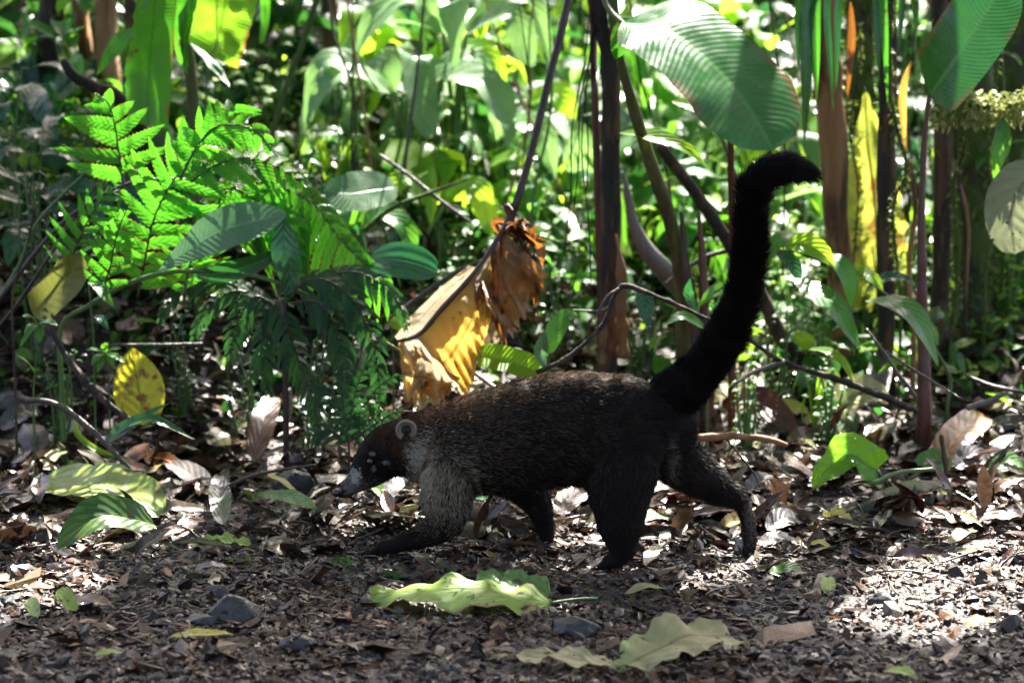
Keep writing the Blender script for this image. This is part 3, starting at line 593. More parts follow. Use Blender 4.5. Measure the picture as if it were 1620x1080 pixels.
# ---- the bright fern on the left
Y0 = 5.74
base = G(-60, 600); fern = thing('fern', 'large bright green fern lit from behind, its dark ribs arching over the left bank', 'fern', base)
A = [P(-120, 585, 5.8), P(-40, 520, 5.79), P(0, 472, 5.78), (P(80, 372, 5.76)), P(140, 322, 5.75), P(200, 292, Y0), P(250, 284, Y0), P(305, 285, Y0)]
mb = MB(); tube(mb, A, [0.0055, 0.0048, 0.0034], 8, 50, rough=0.08); main = obj('stalk', mb, M['stem'], fern)
mm = Y0*1.02/FPX
for i, (pth, l, r, sp, wd, kw) in enumerate([
    ([(196, 292), (188, 240), (183, 205), (172, 165), (150, 148)], 128, 98, 24, 31, dict(seed=1, nrm=(0.1, -0.9, 0.42), ang=72)),
    ([(218, 470), (228, 420), (244, 345), (275, 285), (318, 232), (354, 192), (372, 172)], 128, 150, 22, 24, dict(seed=2, taper=0.75, ang=70)),
    ([(322, 365), (345, 322), (368, 297), (410, 288), (455, 300), (498, 325), (545, 385), (612, 450)], 50, 130, 18, 23, dict(seed=3, nrm=(0.0, -0.85, 0.5), droop=0.55, ang=80, taper=0.7)),
    ([(105, 440), (122, 385), (148, 335), (172, 308), (200, 297)], 84, 96, 19, 16, dict(seed=4, nrm=(0.1, -0.7, 0.7))),
    ([(305, 285), (340, 262), (390, 250), (440, 265), (492, 300)], 76, 80, 20, 23, dict(seed=5, nrm=(0.0, -0.7, 0.7), ang=70, droop=0.3)),
    ([(292, 470), (300, 420), (318, 370), (345, 330)], 80, 86, 18, 17, dict(seed=6)),
    ([(285, 285), (310, 235), (345, 200), (400, 205), (440, 250)], 60, 74, 22, 26, dict(seed=7, ang=70, droop=0.3)),
    ([(370, 297), (420, 330), (450, 380), (470, 440)], 70, 80, 20, 24, dict(seed=9, ang=72, droop=0.3)),
    ([(160, 470), (175, 420), (185, 370), (205, 320)], 70, 64, 20, 18, dict(seed=10)),
]):
    path = [P(a, b, Y0-0.012*i+0.02*math.sin(j+i)) for j, (a, b) in enumerate(pth)]
    mb = MB(); fern_pinna(mb, path, l*mm, r*mm, sp*mm, wd*mm, **kw); fr = obj('frond', mb, M['fern'], fern)
    rachis(path, 0.0024, 0.0010, M['stem'], fr)
# ---- dark shaded ferns drooping below it
base = G(455, 640); f2 = thing('fern', 'dark drooping fern in the shade just left of the golden dead leaf', 'fern', base)
for i, (pth, l, r, Y) in enumerate([
    ([(452, 470), (500, 440), (555, 470), (590, 540), (600, 620), (596, 690)], 46, 46, 5.60),
    ([(460, 480), (505, 480), (540, 540), (552, 620), (540, 690)], 42, 42, 5.58),
    ([(440, 480), (455, 520), (480, 590), (500, 650), (498, 700)], 40, 44, 5.62),
    ([(430, 480), (400, 470), (372, 520), (362, 590)], 40, 40, 5.66),
    ([(420, 470), (330, 440), (270, 470), (245, 530)], 44, 44, 5.72),
    ([(455, 470), (420, 500), (415, 570), (430, 640)], 44, 44, 5.64),
    ([(480, 450), (560, 430), (625, 470), (650, 540)], 40, 44, 5.66),
    ([(440, 480), (370, 460), (320, 500), (300, 560)], 38, 40, 5.70)]):
    path = [P(a, b, Y+0.015*math.sin(3*j+i)) for j, (a, b) in enumerate(pth)]
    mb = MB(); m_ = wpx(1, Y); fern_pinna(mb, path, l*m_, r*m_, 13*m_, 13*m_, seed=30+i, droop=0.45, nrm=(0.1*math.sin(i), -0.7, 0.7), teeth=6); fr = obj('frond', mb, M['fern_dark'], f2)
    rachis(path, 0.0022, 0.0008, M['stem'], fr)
mb = MB(); tube(mb, to_ground([P(450, 480, 5.62), P(446, 474, 5.62)]), [0.006, 0.005], 7, 8); obj('stalk', mb, M['stem'], f2)
base = G(560, 705); f3 = thing('fern', 'small blue-green fern touching the ground beside the animal\'s forehead', 'fern', base)
for i, pth in enumerate([[(552, 700), (575, 640), (615, 600), (655, 592)], [(552, 700), (535, 640), (505, 612), (470, 622)], [(552, 700), (560, 630), (580, 575), (610, 545)], [(552, 700), (520, 680), (490, 690), (465, 715)], [(552, 700), (590, 672), (625, 652), (650, 650)], [(552, 700), (545, 655), (540, 610), (545, 570)]]):
    path = [P(a, b, 5.50-0.01*i+0.01*math.sin(j)) for j, (a, b) in enumerate(pth)]
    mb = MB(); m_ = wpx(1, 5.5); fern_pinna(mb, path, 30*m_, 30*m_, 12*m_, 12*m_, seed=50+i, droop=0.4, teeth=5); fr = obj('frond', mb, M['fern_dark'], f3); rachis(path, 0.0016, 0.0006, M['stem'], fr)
mb = MB(); tube(mb, to_ground([P(552, 702, 5.5), P(552, 698, 5.5)]), [0.003, 0.0025], 6, 6); obj('stalk', mb, M['stem'], f3)

# ------------------------------------------------------------------ single leafy things, given part by part
def build(name, label, cat, parts, group=None):
    fp = None; made = []
    for kind, path, wd, *rest in parts:
        pts = px_path(path) if len(path[0]) == 3 else path
        if fp is None: fp = (pts[0][0], pts[0][1], gz(pts[0][0], pts[0][1]))
    t = thing(name, label, cat, fp, group)
    for i, (kind, path, wd, *rest) in enumerate(parts):
        pts = px_path(path); Y = path[0][2]; opt = dict(rest[-1]) if rest and isinstance(rest[-1], dict) else {}
        mb = MB(); pn = opt.pop('part', None)
        if kind == 'stem':
            gnd = opt.pop('ground', False); up = opt.pop('up', 0)
            if gnd: pts = to_ground(pts)
            if up: d = unit(pts[-1]-pts[-2]); pts = pts+[pts[-1]+d*up*0.5+np.array([0, 0, up*0.1]), pts[-1]+d*up+np.array([0.02, 0.05, up*0.2])]
            tube(mb, pts, [wpx(a, Y)/2 for a in np.atleast_1d(wd)], opt.pop('k', 9), len(pts)*7, rough=opt.pop('rough', 0.10), seed=i)
            obj(pn or 'stem', mb, M[rest[0]], t)
        elif kind == 'leaf':
            shp, m = rest[0], rest[1]; opt.setdefault('seed', i+len(name)); opt.setdefault('nu', 22); opt.setdefault('ripple', 0.012)
            leaf(mb, pts, wpx(wd, Y), shp, **opt); obj(pn or 'leaf', mb, M[m] if isinstance(m, str) else m, t)
        elif kind == 'sheet':
            B = px_path(wd); sheet(mb, pts, B, seed=i+3, **opt); obj(pn or 'leaf', mb, M[rest[0]], t)
    return t
# stalk with the huge torn dead leaf
build('dead_banana_leaf', 'large dead golden and brown banana leaf hanging torn from a leaning dark stalk', 'dead leaf', [
    ('stem', [(812, 335, 5.70), (838, 250, 5.76), (872, 110, 5.86), (905, -30, 5.95)], (12, 14, 18, 17), 'stem', dict(up=1.6, part='stalk')),
    ('stem', [(812, 335, 5.70), (795, 368, 5.69), (757, 425, 5.67), (700, 487, 5.65), (664, 528, 5.64), (628, 540, 5.64)], (14, 12, 10, 9, 8, 5), 'stem', dict(part='midrib')),
    ('sheet', [(775, 400, 5.672), (740, 445, 5.665), (700, 490, 5.65), (664, 530, 5.64)], [(786, 486, 5.61), (762, 560, 5.60), (742, 625, 5.58), (728, 632, 5.57)], 'gold', dict(ripple=0.05, freq=3, rag=0.06, bulge=0.035, pleat=0.006)),
    ('sheet', [(800, 366, 5.69), (788, 384, 5.68), (775, 402, 5.672), (757, 424, 5.668)], [(872, 440, 5.60), (845, 500, 5.59), (812, 535, 5.58), (780, 500, 5.60)], 'tanbrown', dict(ripple=0.07, freq=3, rag=0.22, bulge=0.02, pleat=0.006)),
    ('sheet', [(806, 352, 5.70), (812, 360, 5.70), (818, 364, 5.70)], [(868, 436, 5.66), (866, 470, 5.66), (848, 500, 5.66)], 'brown', dict(ripple=0.05, freq=4, rag=0.35, nu=26)),
    ('sheet', [(772, 404, 5.67), (762, 416, 5.67), (752, 430, 5.67)], [(815, 545, 5.62), (795, 555, 5.62), (782, 500, 5.62)], 'brown', dict(ripple=0.04, freq=4, rag=0.3, nu=24)),
    ('sheet', [(790, 380, 5.67), (775, 402, 5.67), (760, 425, 5.67), (745, 440, 5.665)], [(800, 500, 5.63), (786, 530, 5.61), (765, 480, 5.62), (758, 500, 5.61)], 'orangebrown', dict(ripple=0.05, freq=4, rag=0.35, nu=40, bulge=0.02)),
    ('sheet', [(758, 424, 5.67), (710, 470, 5.66), (668, 520, 5.65), (630, 538, 5.65)], [(742, 418, 5.72), (690, 462, 5.72), (650, 500, 5.71), (625, 532, 5.70)], 'cream', dict(ripple=0.01, nv=8)),
    ('sheet', [(664, 530, 5.64), (648, 536, 5.64), (630, 540, 5.64)], [(735, 600, 5.56), (690, 650, 5.53), (640, 655, 5.52)], 'cream', dict(ripple=0.14, freq=3, rag=0.12, bulge=0.05, pleat=0.004, nu=60, nv=24)),
    ('sheet', [(662, 560, 5.60), (690, 566, 5.58), (722, 596, 5.56)], [(645, 640, 5.50), (700, 640, 5.49), (738, 622, 5.48)], 'cream', dict(ripple=0.12, freq=3, rag=0.15, nu=40, nv=24, bulge=0.05)),
])
c = P(822, 362, 5.70); mb = MB(); rs = np.random.RandomState(8)
for k in range(16):
    a = c+rs.randn(3)*0.014; leaf(mb, [a, a+rs.randn(3)*0.02+[0.006, 0, -0.01], a+rs.randn(3)*0.026+[0.008, 0, -0.03]], 0.014+0.014*rs.rand(), 'lance', rs.randn(3), ripple=0.06, curl=0.6, nu=12, seed=k)
obj('withered_knot', mb, M['brown'], bpy.data.objects['dead_banana_leaf'])

# banana blades hanging at the top left
build('banana_plant', 'tall banana plant with dark green and backlit yellow-green blades hanging at the top left', 'banana plant', [
    ('stem', [(310, 240, 6.25), (300, 100, 6.22), (285, 0, 6.2), (280, -60, 6.2)], (16, 18, 18, 16), 'gstem', dict(ground=True, up=0.6)),
    ('sheet', [(280, -60, 6.15), (277, 20, 6.13), (272, 110, 6.11), (266, 205, 6.10)], [(225, -60, 6.06), (212, 30, 6.05), (196, 130, 6.04), (205, 190, 6.05)], 'banana', dict(ripple=0.03, freq=3, rag=0.06)),
    ('sheet', [(282, -60, 6.14), (279, 0, 6.12), (275, 60, 6.11), (280, 95, 6.11)], [(318, -60, 6.10), (312, 0, 6.10), (300, 60, 6.09), (296, 120, 6.08)], 'banana', dict(ripple=0.03, freq=3, rag=0.1)),
    ('sheet', [(306, -70, 6.2), (306, -10, 6.18), (302, 50, 6.16), (290, 62, 6.15)], [(425, -70, 6.12), (410, 0, 6.10), (385, 90, 6.08), (378, 110, 6.08)], 'banana_lime', dict(ripple=0.03, freq=3, rag=0.04)),
    ('sheet', [(290, 55, 6.17), (318, 78, 6.16), (350, 104, 6.14)], [(300, 70, 6.12), (340, 115, 6.11), (365, 138, 6.10)], 'pale', dict(ripple=0.02, freq=3, nu=20, nv=6)),
    ('sheet', [(408, -60, 6.3), (412, 20, 6.3), (410, 70, 6.3)], [(432, -60, 6.3), (428, 20, 6.3), (420, 66, 6.3)], 'banana', dict(ripple=0.02, freq=3, nu=20, nv=6)),
    ('sheet', [(220, 40, 6.3), (185, 52, 6.3), (165, 80, 6.3)], [(210, 62, 6.28), (185, 90, 6.28), (150, 122, 6.28)], 'banana', dict(ripple=0.02, freq=3, nu=20, nv=6)),
])
# arching stalk and pale leaf in front of the fern
build('arching_leaf_plant', 'broad pale green leaf lying over a long arching green stalk under the fern', 'plant', [
    ('stem', [(96, 520, 5.72), (140, 484, 5.70), (190, 455, 5.67), (250, 434, 5.65), (330, 428, 5.63), (400, 436, 5.62), (470, 460, 5.62), (560, 512, 5.64), (640, 560, 5.68)], (9, 8, 7.5, 7, 6), 'lstem', dict(ground=True)),
    ('leaf', [(246, 433, 5.64), (300, 395, 5.62), (360, 362, 5.61), (455, 338, 5.62)], 78, 'obov', 'pale', dict(nrm=(0.1, -0.75, 0.66), fold=6, ripple=0.012, curl=0.05, nu=30)),
    ('leaf', [(300, 432, 5.64), (350, 432, 5.62), (420, 410, 5.62), (450, 385, 5.64)], 34, 'lance', 'gloss2', dict(nrm=(0.1, -0.9, -0.1), fold=6)),
    ('leaf', [(448, 345, 5.62), (450, 395, 5.60), (458, 440, 5.60), (452, 480, 5.60)], 44, 'lance', 'dgreen', dict(nrm=(0.1, -0.9, 0.2), fold=10)),
])
build('ribbed_leaf_plant', 'oval dark green leaf with parallel ribs beside the dead banana leaf', 'plant', [
    ('stem', [(560, 560, 5.80), (556, 480, 5.78), (568, 430, 5.76), (586, 412, 5.75)], (6, 5, 4, 3), 'lstem', dict(ground=True)),
    ('leaf', [(583, 411, 5.75), (620, 412, 5.72), (655, 418, 5.71), (692, 432, 5.70)], 66, 'round', 'mela', dict(nrm=(0.05, -0.8, 0.6), fold=10, ripple=0.008)),
    ('leaf', [(556, 470, 5.78), (545, 440, 5.75), (520, 430, 5.73)], 30, 'ovate', 'mela', dict(nrm=(0.05, -0.8, 0.6)))])
build('round_leaf_plant', 'pale round leaf facing the light above the ribbed leaf', 'plant', [
    ('stem', [(615, 420, 6.35), (610, 370, 6.33), (600, 330, 6.3), (588, 300, 6.28)], (6, 5, 4, 4), 'lstem', dict(ground=True)),
    ('leaf', [(628, 296, 6.24), (590, 300, 6.22), (550, 305, 6.20), (512, 300, 6.20)], 76, 'round', 'pale', dict(nrm=(0, -0.75, 0.66), fold=4)),
    ('leaf', [(600, 330, 6.3), (640, 352, 6.28), (668, 372, 6.27)], 34, 'ovate', 'green', dict())])
# the big glossy leaf and its plant
build('big_leaf_plant', 'huge glossy ribbed leaf on a green-brown stem above the raised tail', 'plant', [
    ('stem', [(1082, 560, 5.98), (1078, 450, 5.95), (1060, 350, 5.90), (1030, 260, 5.86), (1008, 190, 5.82), (985, 110, 5.78), (975, 60, 5.75)], (26, 24, 24, 23, 21, 18, 10), 'gstem', dict(ground=True)),
    ('leaf', [(985, 36, 5.74), (1045, 44, 5.70), (1110, 86, 5.66), (1165, 145, 5.62), (1205, 205, 5.58), (1222, 238, 5.56)], 200, 'oblong', 'gloss', dict(nrm=(0.06, -0.42, 0.90), fold=9, ripple=0.010, rk=2, nu=44, nv=8, curl=-0.10, jag=0.03)),
    ('leaf', [(1000, 30, 5.76), (985, 60, 5.74), (972, 95, 5.73)], 60, 'ovate', 'banana', dict(nrm=(0.3, -0.8, 0.3), fold=20, curl=-0.3)),
    ('stem', [(990, 42, 5.74), (960, 10, 5.80), (950, -40, 5.85)], (9, 9, 9), 'gstem', dict(up=0.5)),
])
build('side_leaf_plant', 'thin red-brown stem carrying two narrow lime leaves under the huge glossy leaf', 'plant', [
    ('stem', [(1160, 420, 5.95), (1158, 330, 5.93), (1156, 260, 5.9), (1156, 205, 5.88)], (14, 13, 12, 10), 'redstem', dict(ground=True)),
    ('leaf', [(1062, 160, 5.86), (1095, 168, 5.84), (1130, 185, 5.84), (1156, 210, 5.86)], 30, 'lance', 'lime', dict(nrm=(0.1, -0.65, 0.75), fold=14)),
    ('leaf', [(980, 210, 5.88), (1030, 216, 5.82), (1085, 236, 5.80), (1122, 268, 5.80)], 36, 'lance', 'lime', dict(nrm=(0.1, -0.55, 0.83), fold=16)),
    ('leaf', [(1156, 215, 5.88), (1160, 170, 5.90), (1150, 100, 5.95)], 26, 'lance', 'green', dict())])
build('tall_stem', 'thick dark brown stem with peeling base in the middle, beside hanging roots', 'stem', [
    ('stem', [(962, 580, 6.0), (962, 500, 6.0), (966, 400, 6.0), (966, 300, 6.0), (966, 200, 6.0), (964, 100, 6.0), (950, 30, 6.0), (940, -20, 6.0)], (34, 32, 27, 22, 17, 16, 17, 20), 'dark', dict(ground=True, up=1.8, k=12, rough=0.2, part='trunk')),
    ('stem', [(985, 565, 5.96), (984, 470, 5.96), (982, 420, 5.96), (974, 370, 5.96)], (18, 20, 14, 3), 'peel', dict(part='peeling_sheath', rough=0.6)),
    ('stem', [(952, 575, 5.95), (955, 520, 5.95), (958, 470, 5.95), (962, 430, 5.95)], (16, 14, 9, 3), 'peel', dict(part='peeling_sheath', rough=0.6)),
    ('stem', [(975, 70, 5.98), (972, 40, 5.98), (968, -20, 5.99)], (16, 24, 34), 'moss', dict(part='sheath', up=0.5))])
build('slim_stem', 'slim reddish stem running up the left side of the thick dark one', 'stem', [
    ('stem', [(950, 470, 6.03), (947, 380, 6.03), (944, 250, 6.03), (940, 120, 6.03), (938, 20, 6.03)], (12, 12, 11, 9, 9), 'redstem', dict(ground=True, up=1.8))])
moss_tufts(bpy.data.objects['tall_stem'], [(962, 580, 6.0), (966, 400, 6.0), (966, 200, 6.0), (964, 100, 6.0)], 12, 420, 9, ((0.07, 0.045, 0.02), (0.10, 0.11, 0.03)), (0.006, 0.018), 'clinging_debris')
for i, (x0, x1, x2, yb, lab) in enumerate([(925, 905, 893, 400, 'long loose aerial root hanging nearest to the leaning dark stalk'), (932, 916, 908, 330, 'thin aerial root hanging between the longest one and the slim stem'), (936, 925, 928, 300, 'aerial root hanging close along the slim reddish stem'), (934, 920, 935, 470, 'knotted aerial root reaching lowest beside the slim stem')]):
    build('aerial_root', lab, 'root', [('stem', [(x2, yb, 5.95), ((x1+x2)/2+4, yb*0.75, 5.95), (x1, yb*0.5, 5.96), (x0-3, 110, 5.97), (x0+6, 40, 6.0)], (2.2, 2.6, 3, 3.4, 4), 'dark', dict(up=1.2, k=5, rough=0.3, part='strand'))], 'aerial roots hanging by the stems')
build('black_branch', 'black leaning branch crossing behind the raised tail down to the ground', 'branch', [
    ('stem', [(1275, 585, 6.15), (1240, 540, 6.12), (1205, 470, 6.10), (1160, 395, 6.06), (1110, 320, 6.02), (1070, 265, 5.98), (1044, 232, 5.96)], (28, 24, 24, 22, 20, 18, 18), 'dark', dict(ground=True)),
    ('stem', [(1160, 395, 6.06), (1120, 405, 6.05), (1085, 425, 6.03), (1052, 450, 6.0)], (9, 8, 7, 6), 'twig', dict(part='side_branch'))])
build('grey_root', 'smooth grey curved root in the gap between the two thick stems', 'root', [
    ('stem', [(1085, 470, 6.25), (1055, 432, 6.22), (1022, 395, 6.2), (1000, 345, 6.2), (990, 290, 6.2), (984, 272, 6.2)], (34, 34, 36, 32, 18, 5), 'grey', dict(ground=True, k=12))])
for x0, y0, x1, lab in ((1102, 500, 1085, 'dark upright cut stump stalk left of the raised tail'), (1120, 520, 1112, 'reddish splintered stalk closest to the raised tail on its left')):
    build('dead_stalk', lab, 'stalk', [('stem', [(x0, 590, 5.9), (x0-4, y0, 5.9), (x1, 420, 5.9), (x1-7, 335, 5.9)], (22, 22, 18, 6), 'stem' if x0 < 1110 else 'redstem', dict(ground=True, rough=0.25))], 'broken stalks by the tail')
build('fallen_branch', 'long thin bent branch rising behind the animal\'s back and running right behind its tail', 'branch', [
    ('stem', [(850, 590, 5.45), (905, 560, 5.48), (955, 512, 5.50), (972, 470, 5.52), (990, 452, 5.52), (1050, 474, 5.50), (1110, 500, 5.52), (1180, 535, 5.56), (1240, 572, 5.6), (1330, 602, 5.64), (1400, 628, 5.7), (1450, 650, 5.74)], (9, 8, 8, 8, 7, 6, 6, 7, 9, 11, 12, 10), 'dark', dict(rough=0.4, ground=False)),
    ('stem', [(965, 485, 5.52), (950, 492, 5.53), (905, 490, 5.54)], (5, 4, 2), 'twig', dict(part='twig', rough=0.2)),
    ('stem', [(982, 455, 5.52), (960, 470, 5.51), (940, 505, 5.50)], (5, 4, 2), 'twig', dict(part='twig', rough=0.2)),
    ('stem', [(1240, 572, 5.6), (1190, 590, 5.56), (1165, 606, 5.52)], (9, 7, 5), 'twig', dict(part='twig', rough=0.2)),
])
for i, (pts, wd, m, lab) in enumerate([
    ([(600, 245, 6.3), (650, 280, 6.28), (700, 320, 6.26), (745, 352, 6.25)], (5, 6, 6, 5), 'twig', 'bare brown twig slanting down to the right above the ribbed leaf'),
    ([(575, 365, 6.25), (620, 330, 6.24), (680, 305, 6.24), (742, 283, 6.25)], (8, 7, 6, 3), 'moss', 'mossy twig crossing the bare twig above the ribbed leaf'),
    ([(625, 500, 6.05), (672, 465, 6.05), (720, 432, 6.06), (765, 412, 6.07)], (12, 10, 9, 7), 'twig', 'brown branch lying behind the dead leaf midrib'),
    ([(420, 260, 6.4), (440, 180, 6.42), (465, 100, 6.44), (498, 10, 6.46)], (9, 10, 10, 9), 'moss', 'dark slanting sapling stem right of the backlit banana blade'),
    ([(560, 150, 6.6), (530, 60, 6.6), (520, 0, 6.6)], (5, 4, 3), 'twig', 'faint thin stem behind the white sunlit fronds'),
]):
    build('branch', lab, 'branch', [('stem', pts, wd, m, dict(rough=0.2, up=1.5 if i >= 3 else 0, ground=i >= 3, part='limb'))])

# ------------------------------------------------------------------ trunks and stems on the right and the top left
def trunk(name, lab, cat, path, wd, m, tufts=0, **o):
    t = build(name, lab, cat, [('stem', path, wd, m, dict(ground=True, up=2.4, part='trunk', k=12, rough=0.22, **o))])
    if tufts: moss_tufts(t, path, np.mean(wd)/2, tufts)
    return t
trunk('tree_trunk', 'peeling orange-brown trunk just right of the tail tip', 'tree trunk', [(1330, 560, 6.35), (1328, 440, 6.33), (1322, 330, 6.3), (1318, 220, 6.3), (1308, 100, 6.28), (1300, -20, 6.26)], (40, 44, 40, 34, 32, 34), 'peel', tufts=60)
trunk('tree_trunk', 'straight dark trunk between the yellow frond and the maroon stem', 'tree trunk', [(1402, 590, 6.2), (1402, 450, 6.2), (1402, 300, 6.2), (1404, 150, 6.2), (1404, -20, 6.2)], (30, 28, 26, 24, 22), 'dark', tufts=120)
trunk('tree_trunk', 'slim dark trunk just right of the maroon stem', 'tree trunk', [(1482, 600, 6.35), (1488, 450, 6.35), (1492, 300, 6.35), (1490, 150, 6.35), (1486, -20, 6.35)], (28, 26, 25, 22, 20), 'dark', tufts=90)
trunk('tree_trunk', 'broad moss-covered trunk under the bright mossy branch', 'tree trunk', [(1545, 585, 6.5), (1542, 450, 6.5), (1540, 330, 6.5), (1536, 200, 6.5), (1530, 60, 6.5), (1526, -20, 6.5)], (70, 62, 56, 58, 54, 50), 'moss', tufts=2600)
trunk('tree_trunk', 'wide black trunk filling the right edge of the picture', 'tree trunk', [(1625, 600, 6.75), (1618, 450, 6.75), (1612, 300, 6.75), (1606, 120, 6.75), (1600, -20, 6.75)], (86, 80, 74, 70, 66), 'moss', tufts=1500)
trunk('tree_trunk', 'mossy trunk behind the strap leaves, top half only clear of the leaves', 'tree trunk', [(1370, 420, 6.75), (1368, 300, 6.75), (1362, 160, 6.75), (1360, -20, 6.75)], (44, 44, 48, 52), 'moss', tufts=2600)
trunk('tree_trunk', 'orange-brown trunk at the far top left, nearest the edge', 'tree trunk', [(150, 330, 6.9), (140, 200, 6.9), (140, 100, 6.9), (124, -20, 6.9)], (26, 24, 24, 22), 'peel', tufts=50)
trunk('tree_trunk', 'red-brown trunk between the broken branch and the banana plant', 'tree trunk', [(190, 330, 6.8), (182, 200, 6.8), (170, 80, 6.8), (168, -20, 6.8)], (36, 34, 30, 28), 'peel', tufts=90)
trunk('tree_trunk', 'thin dark trunk close against the banana plant on its left', 'tree trunk', [(212, 330, 6.95), (208, 180, 6.95), (206, -20, 6.95)], (20, 18, 18), 'dark', tufts=60)
trunk('tree_trunk', 'blackish trunk leaning at the top left corner', 'tree trunk', [(52, 330, 6.9), (66, 160, 6.9), (84, -20, 6.9)], (44, 38, 30), 'dark', tufts=300)
trunk('tree_trunk', 'short sunlit orange trunk seen behind the white fronds', 'tree trunk', [(528, 330, 7.2), (526, 220, 7.2), (524, 120, 7.2)], (26, 24, 22), 'peel', tufts=20)
trunk('tree_trunk', 'thin orange stem leaning under the white fronds', 'tree trunk', [(700, 330, 7.1), (680, 250, 7.1), (662, 190, 7.1)], (16, 14, 12), 'peel', tufts=20)
build('broken_branch', 'black broken branch stub pointing up left above the fern', 'branch', [('stem', [(232, 235, 6.4), (190, 160, 6.3), (150, 138, 6.27), (118, 122, 6.25), (100, 96, 6.25)], (30, 26, 26, 24, 14), 'dark', dict(ground=True, rough=0.25, part='limb'))])
# maroon stem with its upright leaf
build('upright_leaf_plant', 'maroon stem ending in one upright glossy oval leaf at the top right', 'plant', [
    ('stem', [(1462, 648, 5.82), (1461, 560, 5.83), (1459, 450, 5.84), (1458, 340, 5.85), (1462, 230, 5.86), (1470, 150, 5.86)], (28, 24, 18, 15, 10, 7), 'redstem', dict(ground=True)),
    ('leaf', [(1470, 152, 5.86), (1500, 110, 5.82), (1545, 45, 5.80), (1598, -40, 5.80)], 116, 'oblong', 'gloss2', dict(nrm=(-0.15, -0.80, 0.58), fold=7, ripple=0.006, nu=40, nv=7))])
# hanging strap leaves of a perched plant
st = []
for i, (x0, x1, x2, yb, wd) in enumerate([(1310, 1278, 1272, 235, 24), (1300, 1290, 1292, 160, 18), (1335, 1326, 1322, 150, 13), (1392, 1398, 1404, 165, 13), (1378, 1385, 1392, 140, 12), (1290, 1265, 1262, 120, 13), (1430, 1426, 1422, 90, 12), (1440, 1448, 1450, 60, 14), (1318, 1308, 1318, 175, 12)]):
    st.append(('leaf', [(x0, -70, 6.1), (x1, 10, 6.05), ((x1+x2)/2, yb*0.55, 6.03), (x2, yb, 6.03)], wd, 'strap', 'banana' if i % 2 else 'gloss2', dict(nrm=(0.3*(-1)**i, -0.9, 0.2), fold=14, ripple=0.02)))
build('strap_leaf_epiphyte', 'perched plant whose long strap leaves hang beside the orange-brown trunk', 'plant', st)
build('yellow_frond', 'backlit yellow frond standing between the orange-brown and the dark trunk', 'dead leaf', [
    ('stem', [(1386, 590, 6.56), (1388, 470, 6.55), (1386, 350, 6.52), (1368, 140, 6.5)], (6, 5, 4, 2), 'lstem', dict(ground=True, part='midrib'))])
_t = bpy.data.objects['yellow_frond']; _A = px_path([(1386, 500, 6.56), (1388, 420, 6.55), (1386, 330, 6.52), (1380, 230, 6.5), (1370, 145, 6.5)])
for _B in ([(1346, 490, 6.5), (1336, 420, 6.5), (1338, 330, 6.48), (1345, 240, 6.48), (1366, 150, 6.49)], [(1436, 500, 6.6), (1444, 420, 6.58), (1432, 330, 6.55), (1408, 240, 6.52), (1374, 150, 6.5)]):
    mb = MB(); sheet(mb, _A, px_path(_B), nu=140, nv=8, ripple=0.03, rag=0.12, pleat=0.004, seed=int(_B[0][0])); obj('frond', mb, M['ygold'], _t)
build('hanging_dead_leaf', 'narrow orange dead leaf hanging between the trunks on the right', 'dead leaf', [('leaf', [(1442, 95, 6.1), (1428, 140, 6.08), (1428, 190, 6.08), (1434, 250, 6.08)], 15, 'lance', 'gold', dict(nrm=(0.3, -0.9, 0.1), fold=25)), ('stem', [(1442, 96, 6.1), (1446, 60, 6.12), (1450, 10, 6.15)], (2, 2, 2), 'dark', dict(up=0.6, part='stalk'))])
build('hanging_dead_leaf', 'long brown dead leaf hanging down in front of the mossy trunk', 'dead leaf', [('leaf', [(1345, 0, 6.2), (1346, 60, 6.2), (1342, 120, 6.2), (1340, 160, 6.2)], 15, 'lance', 'brown', dict(nrm=(0.3, -0.9, 0.1), fold=25)), ('stem', [(1345, 2, 6.2), (1346, -40, 6.22), (1348, -80, 6.25)], (2, 2, 2), 'dark', dict(up=0.5, part='stalk'))])
mb_path = [(1400, 300, 6.35), (1430, 262, 6.25), (1480, 178, 6.0), (1520, 168, 5.98), (1570, 172, 5.98), (1650, 162, 5.98)]
mbr = build('mossy_branch', 'sunlit branch thick with pale moss reaching in from the right edge', 'branch', [('stem', mb_path[2:], (7, 9, 11, 14), 'moss', dict(part='limb', rough=0.4)), ('stem', [(1650, 162, 5.98), (1700, 150, 6.1), (1730, 260, 6.6)], (14, 16, 20), 'moss', dict(part='limb', ground=False))])
moss_tufts(mbr, mb_path[2:], 19, 1500, 3, ((0.22, 0.28, 0.05), (0.5, 0.5, 0.22)), (0.010, 0.024))
build('star_leaf_plant', 'small pale star of pointed leaves growing on the mossy branch', 'plant', [('leaf', [(1500, 150, 5.97), (1500+dx*0.6, 150+dy*0.6-6, 5.95), (1500+dx, 150+dy, 5.93)], 13, 'lance', 'lime', dict(nrm=(0, -0.4, 0.9))) for dx, dy in ((-22, -18), (-4, -26), (22, -18), (34, 0), (-24, 6), (16, 14), (4, 30))]+[('stem', [(1500, 175, 5.98), (1500, 150, 5.97)], (3, 3), 'lstem', {})])
build('hanging_leaf', 'single bright green pointed leaf hanging under the mossy branch', 'leaf', [('leaf', [(1588, 190, 5.96), (1585, 222, 5.94), (1578, 250, 5.93), (1572, 284, 5.93)], 44, 'ovate', 'green', dict(nrm=(0.2, -0.9, 0.3))), ('stem', [(1588, 192, 5.96), (1592, 172, 5.98)], (2, 2), 'lstem', dict(part='petiole'))])
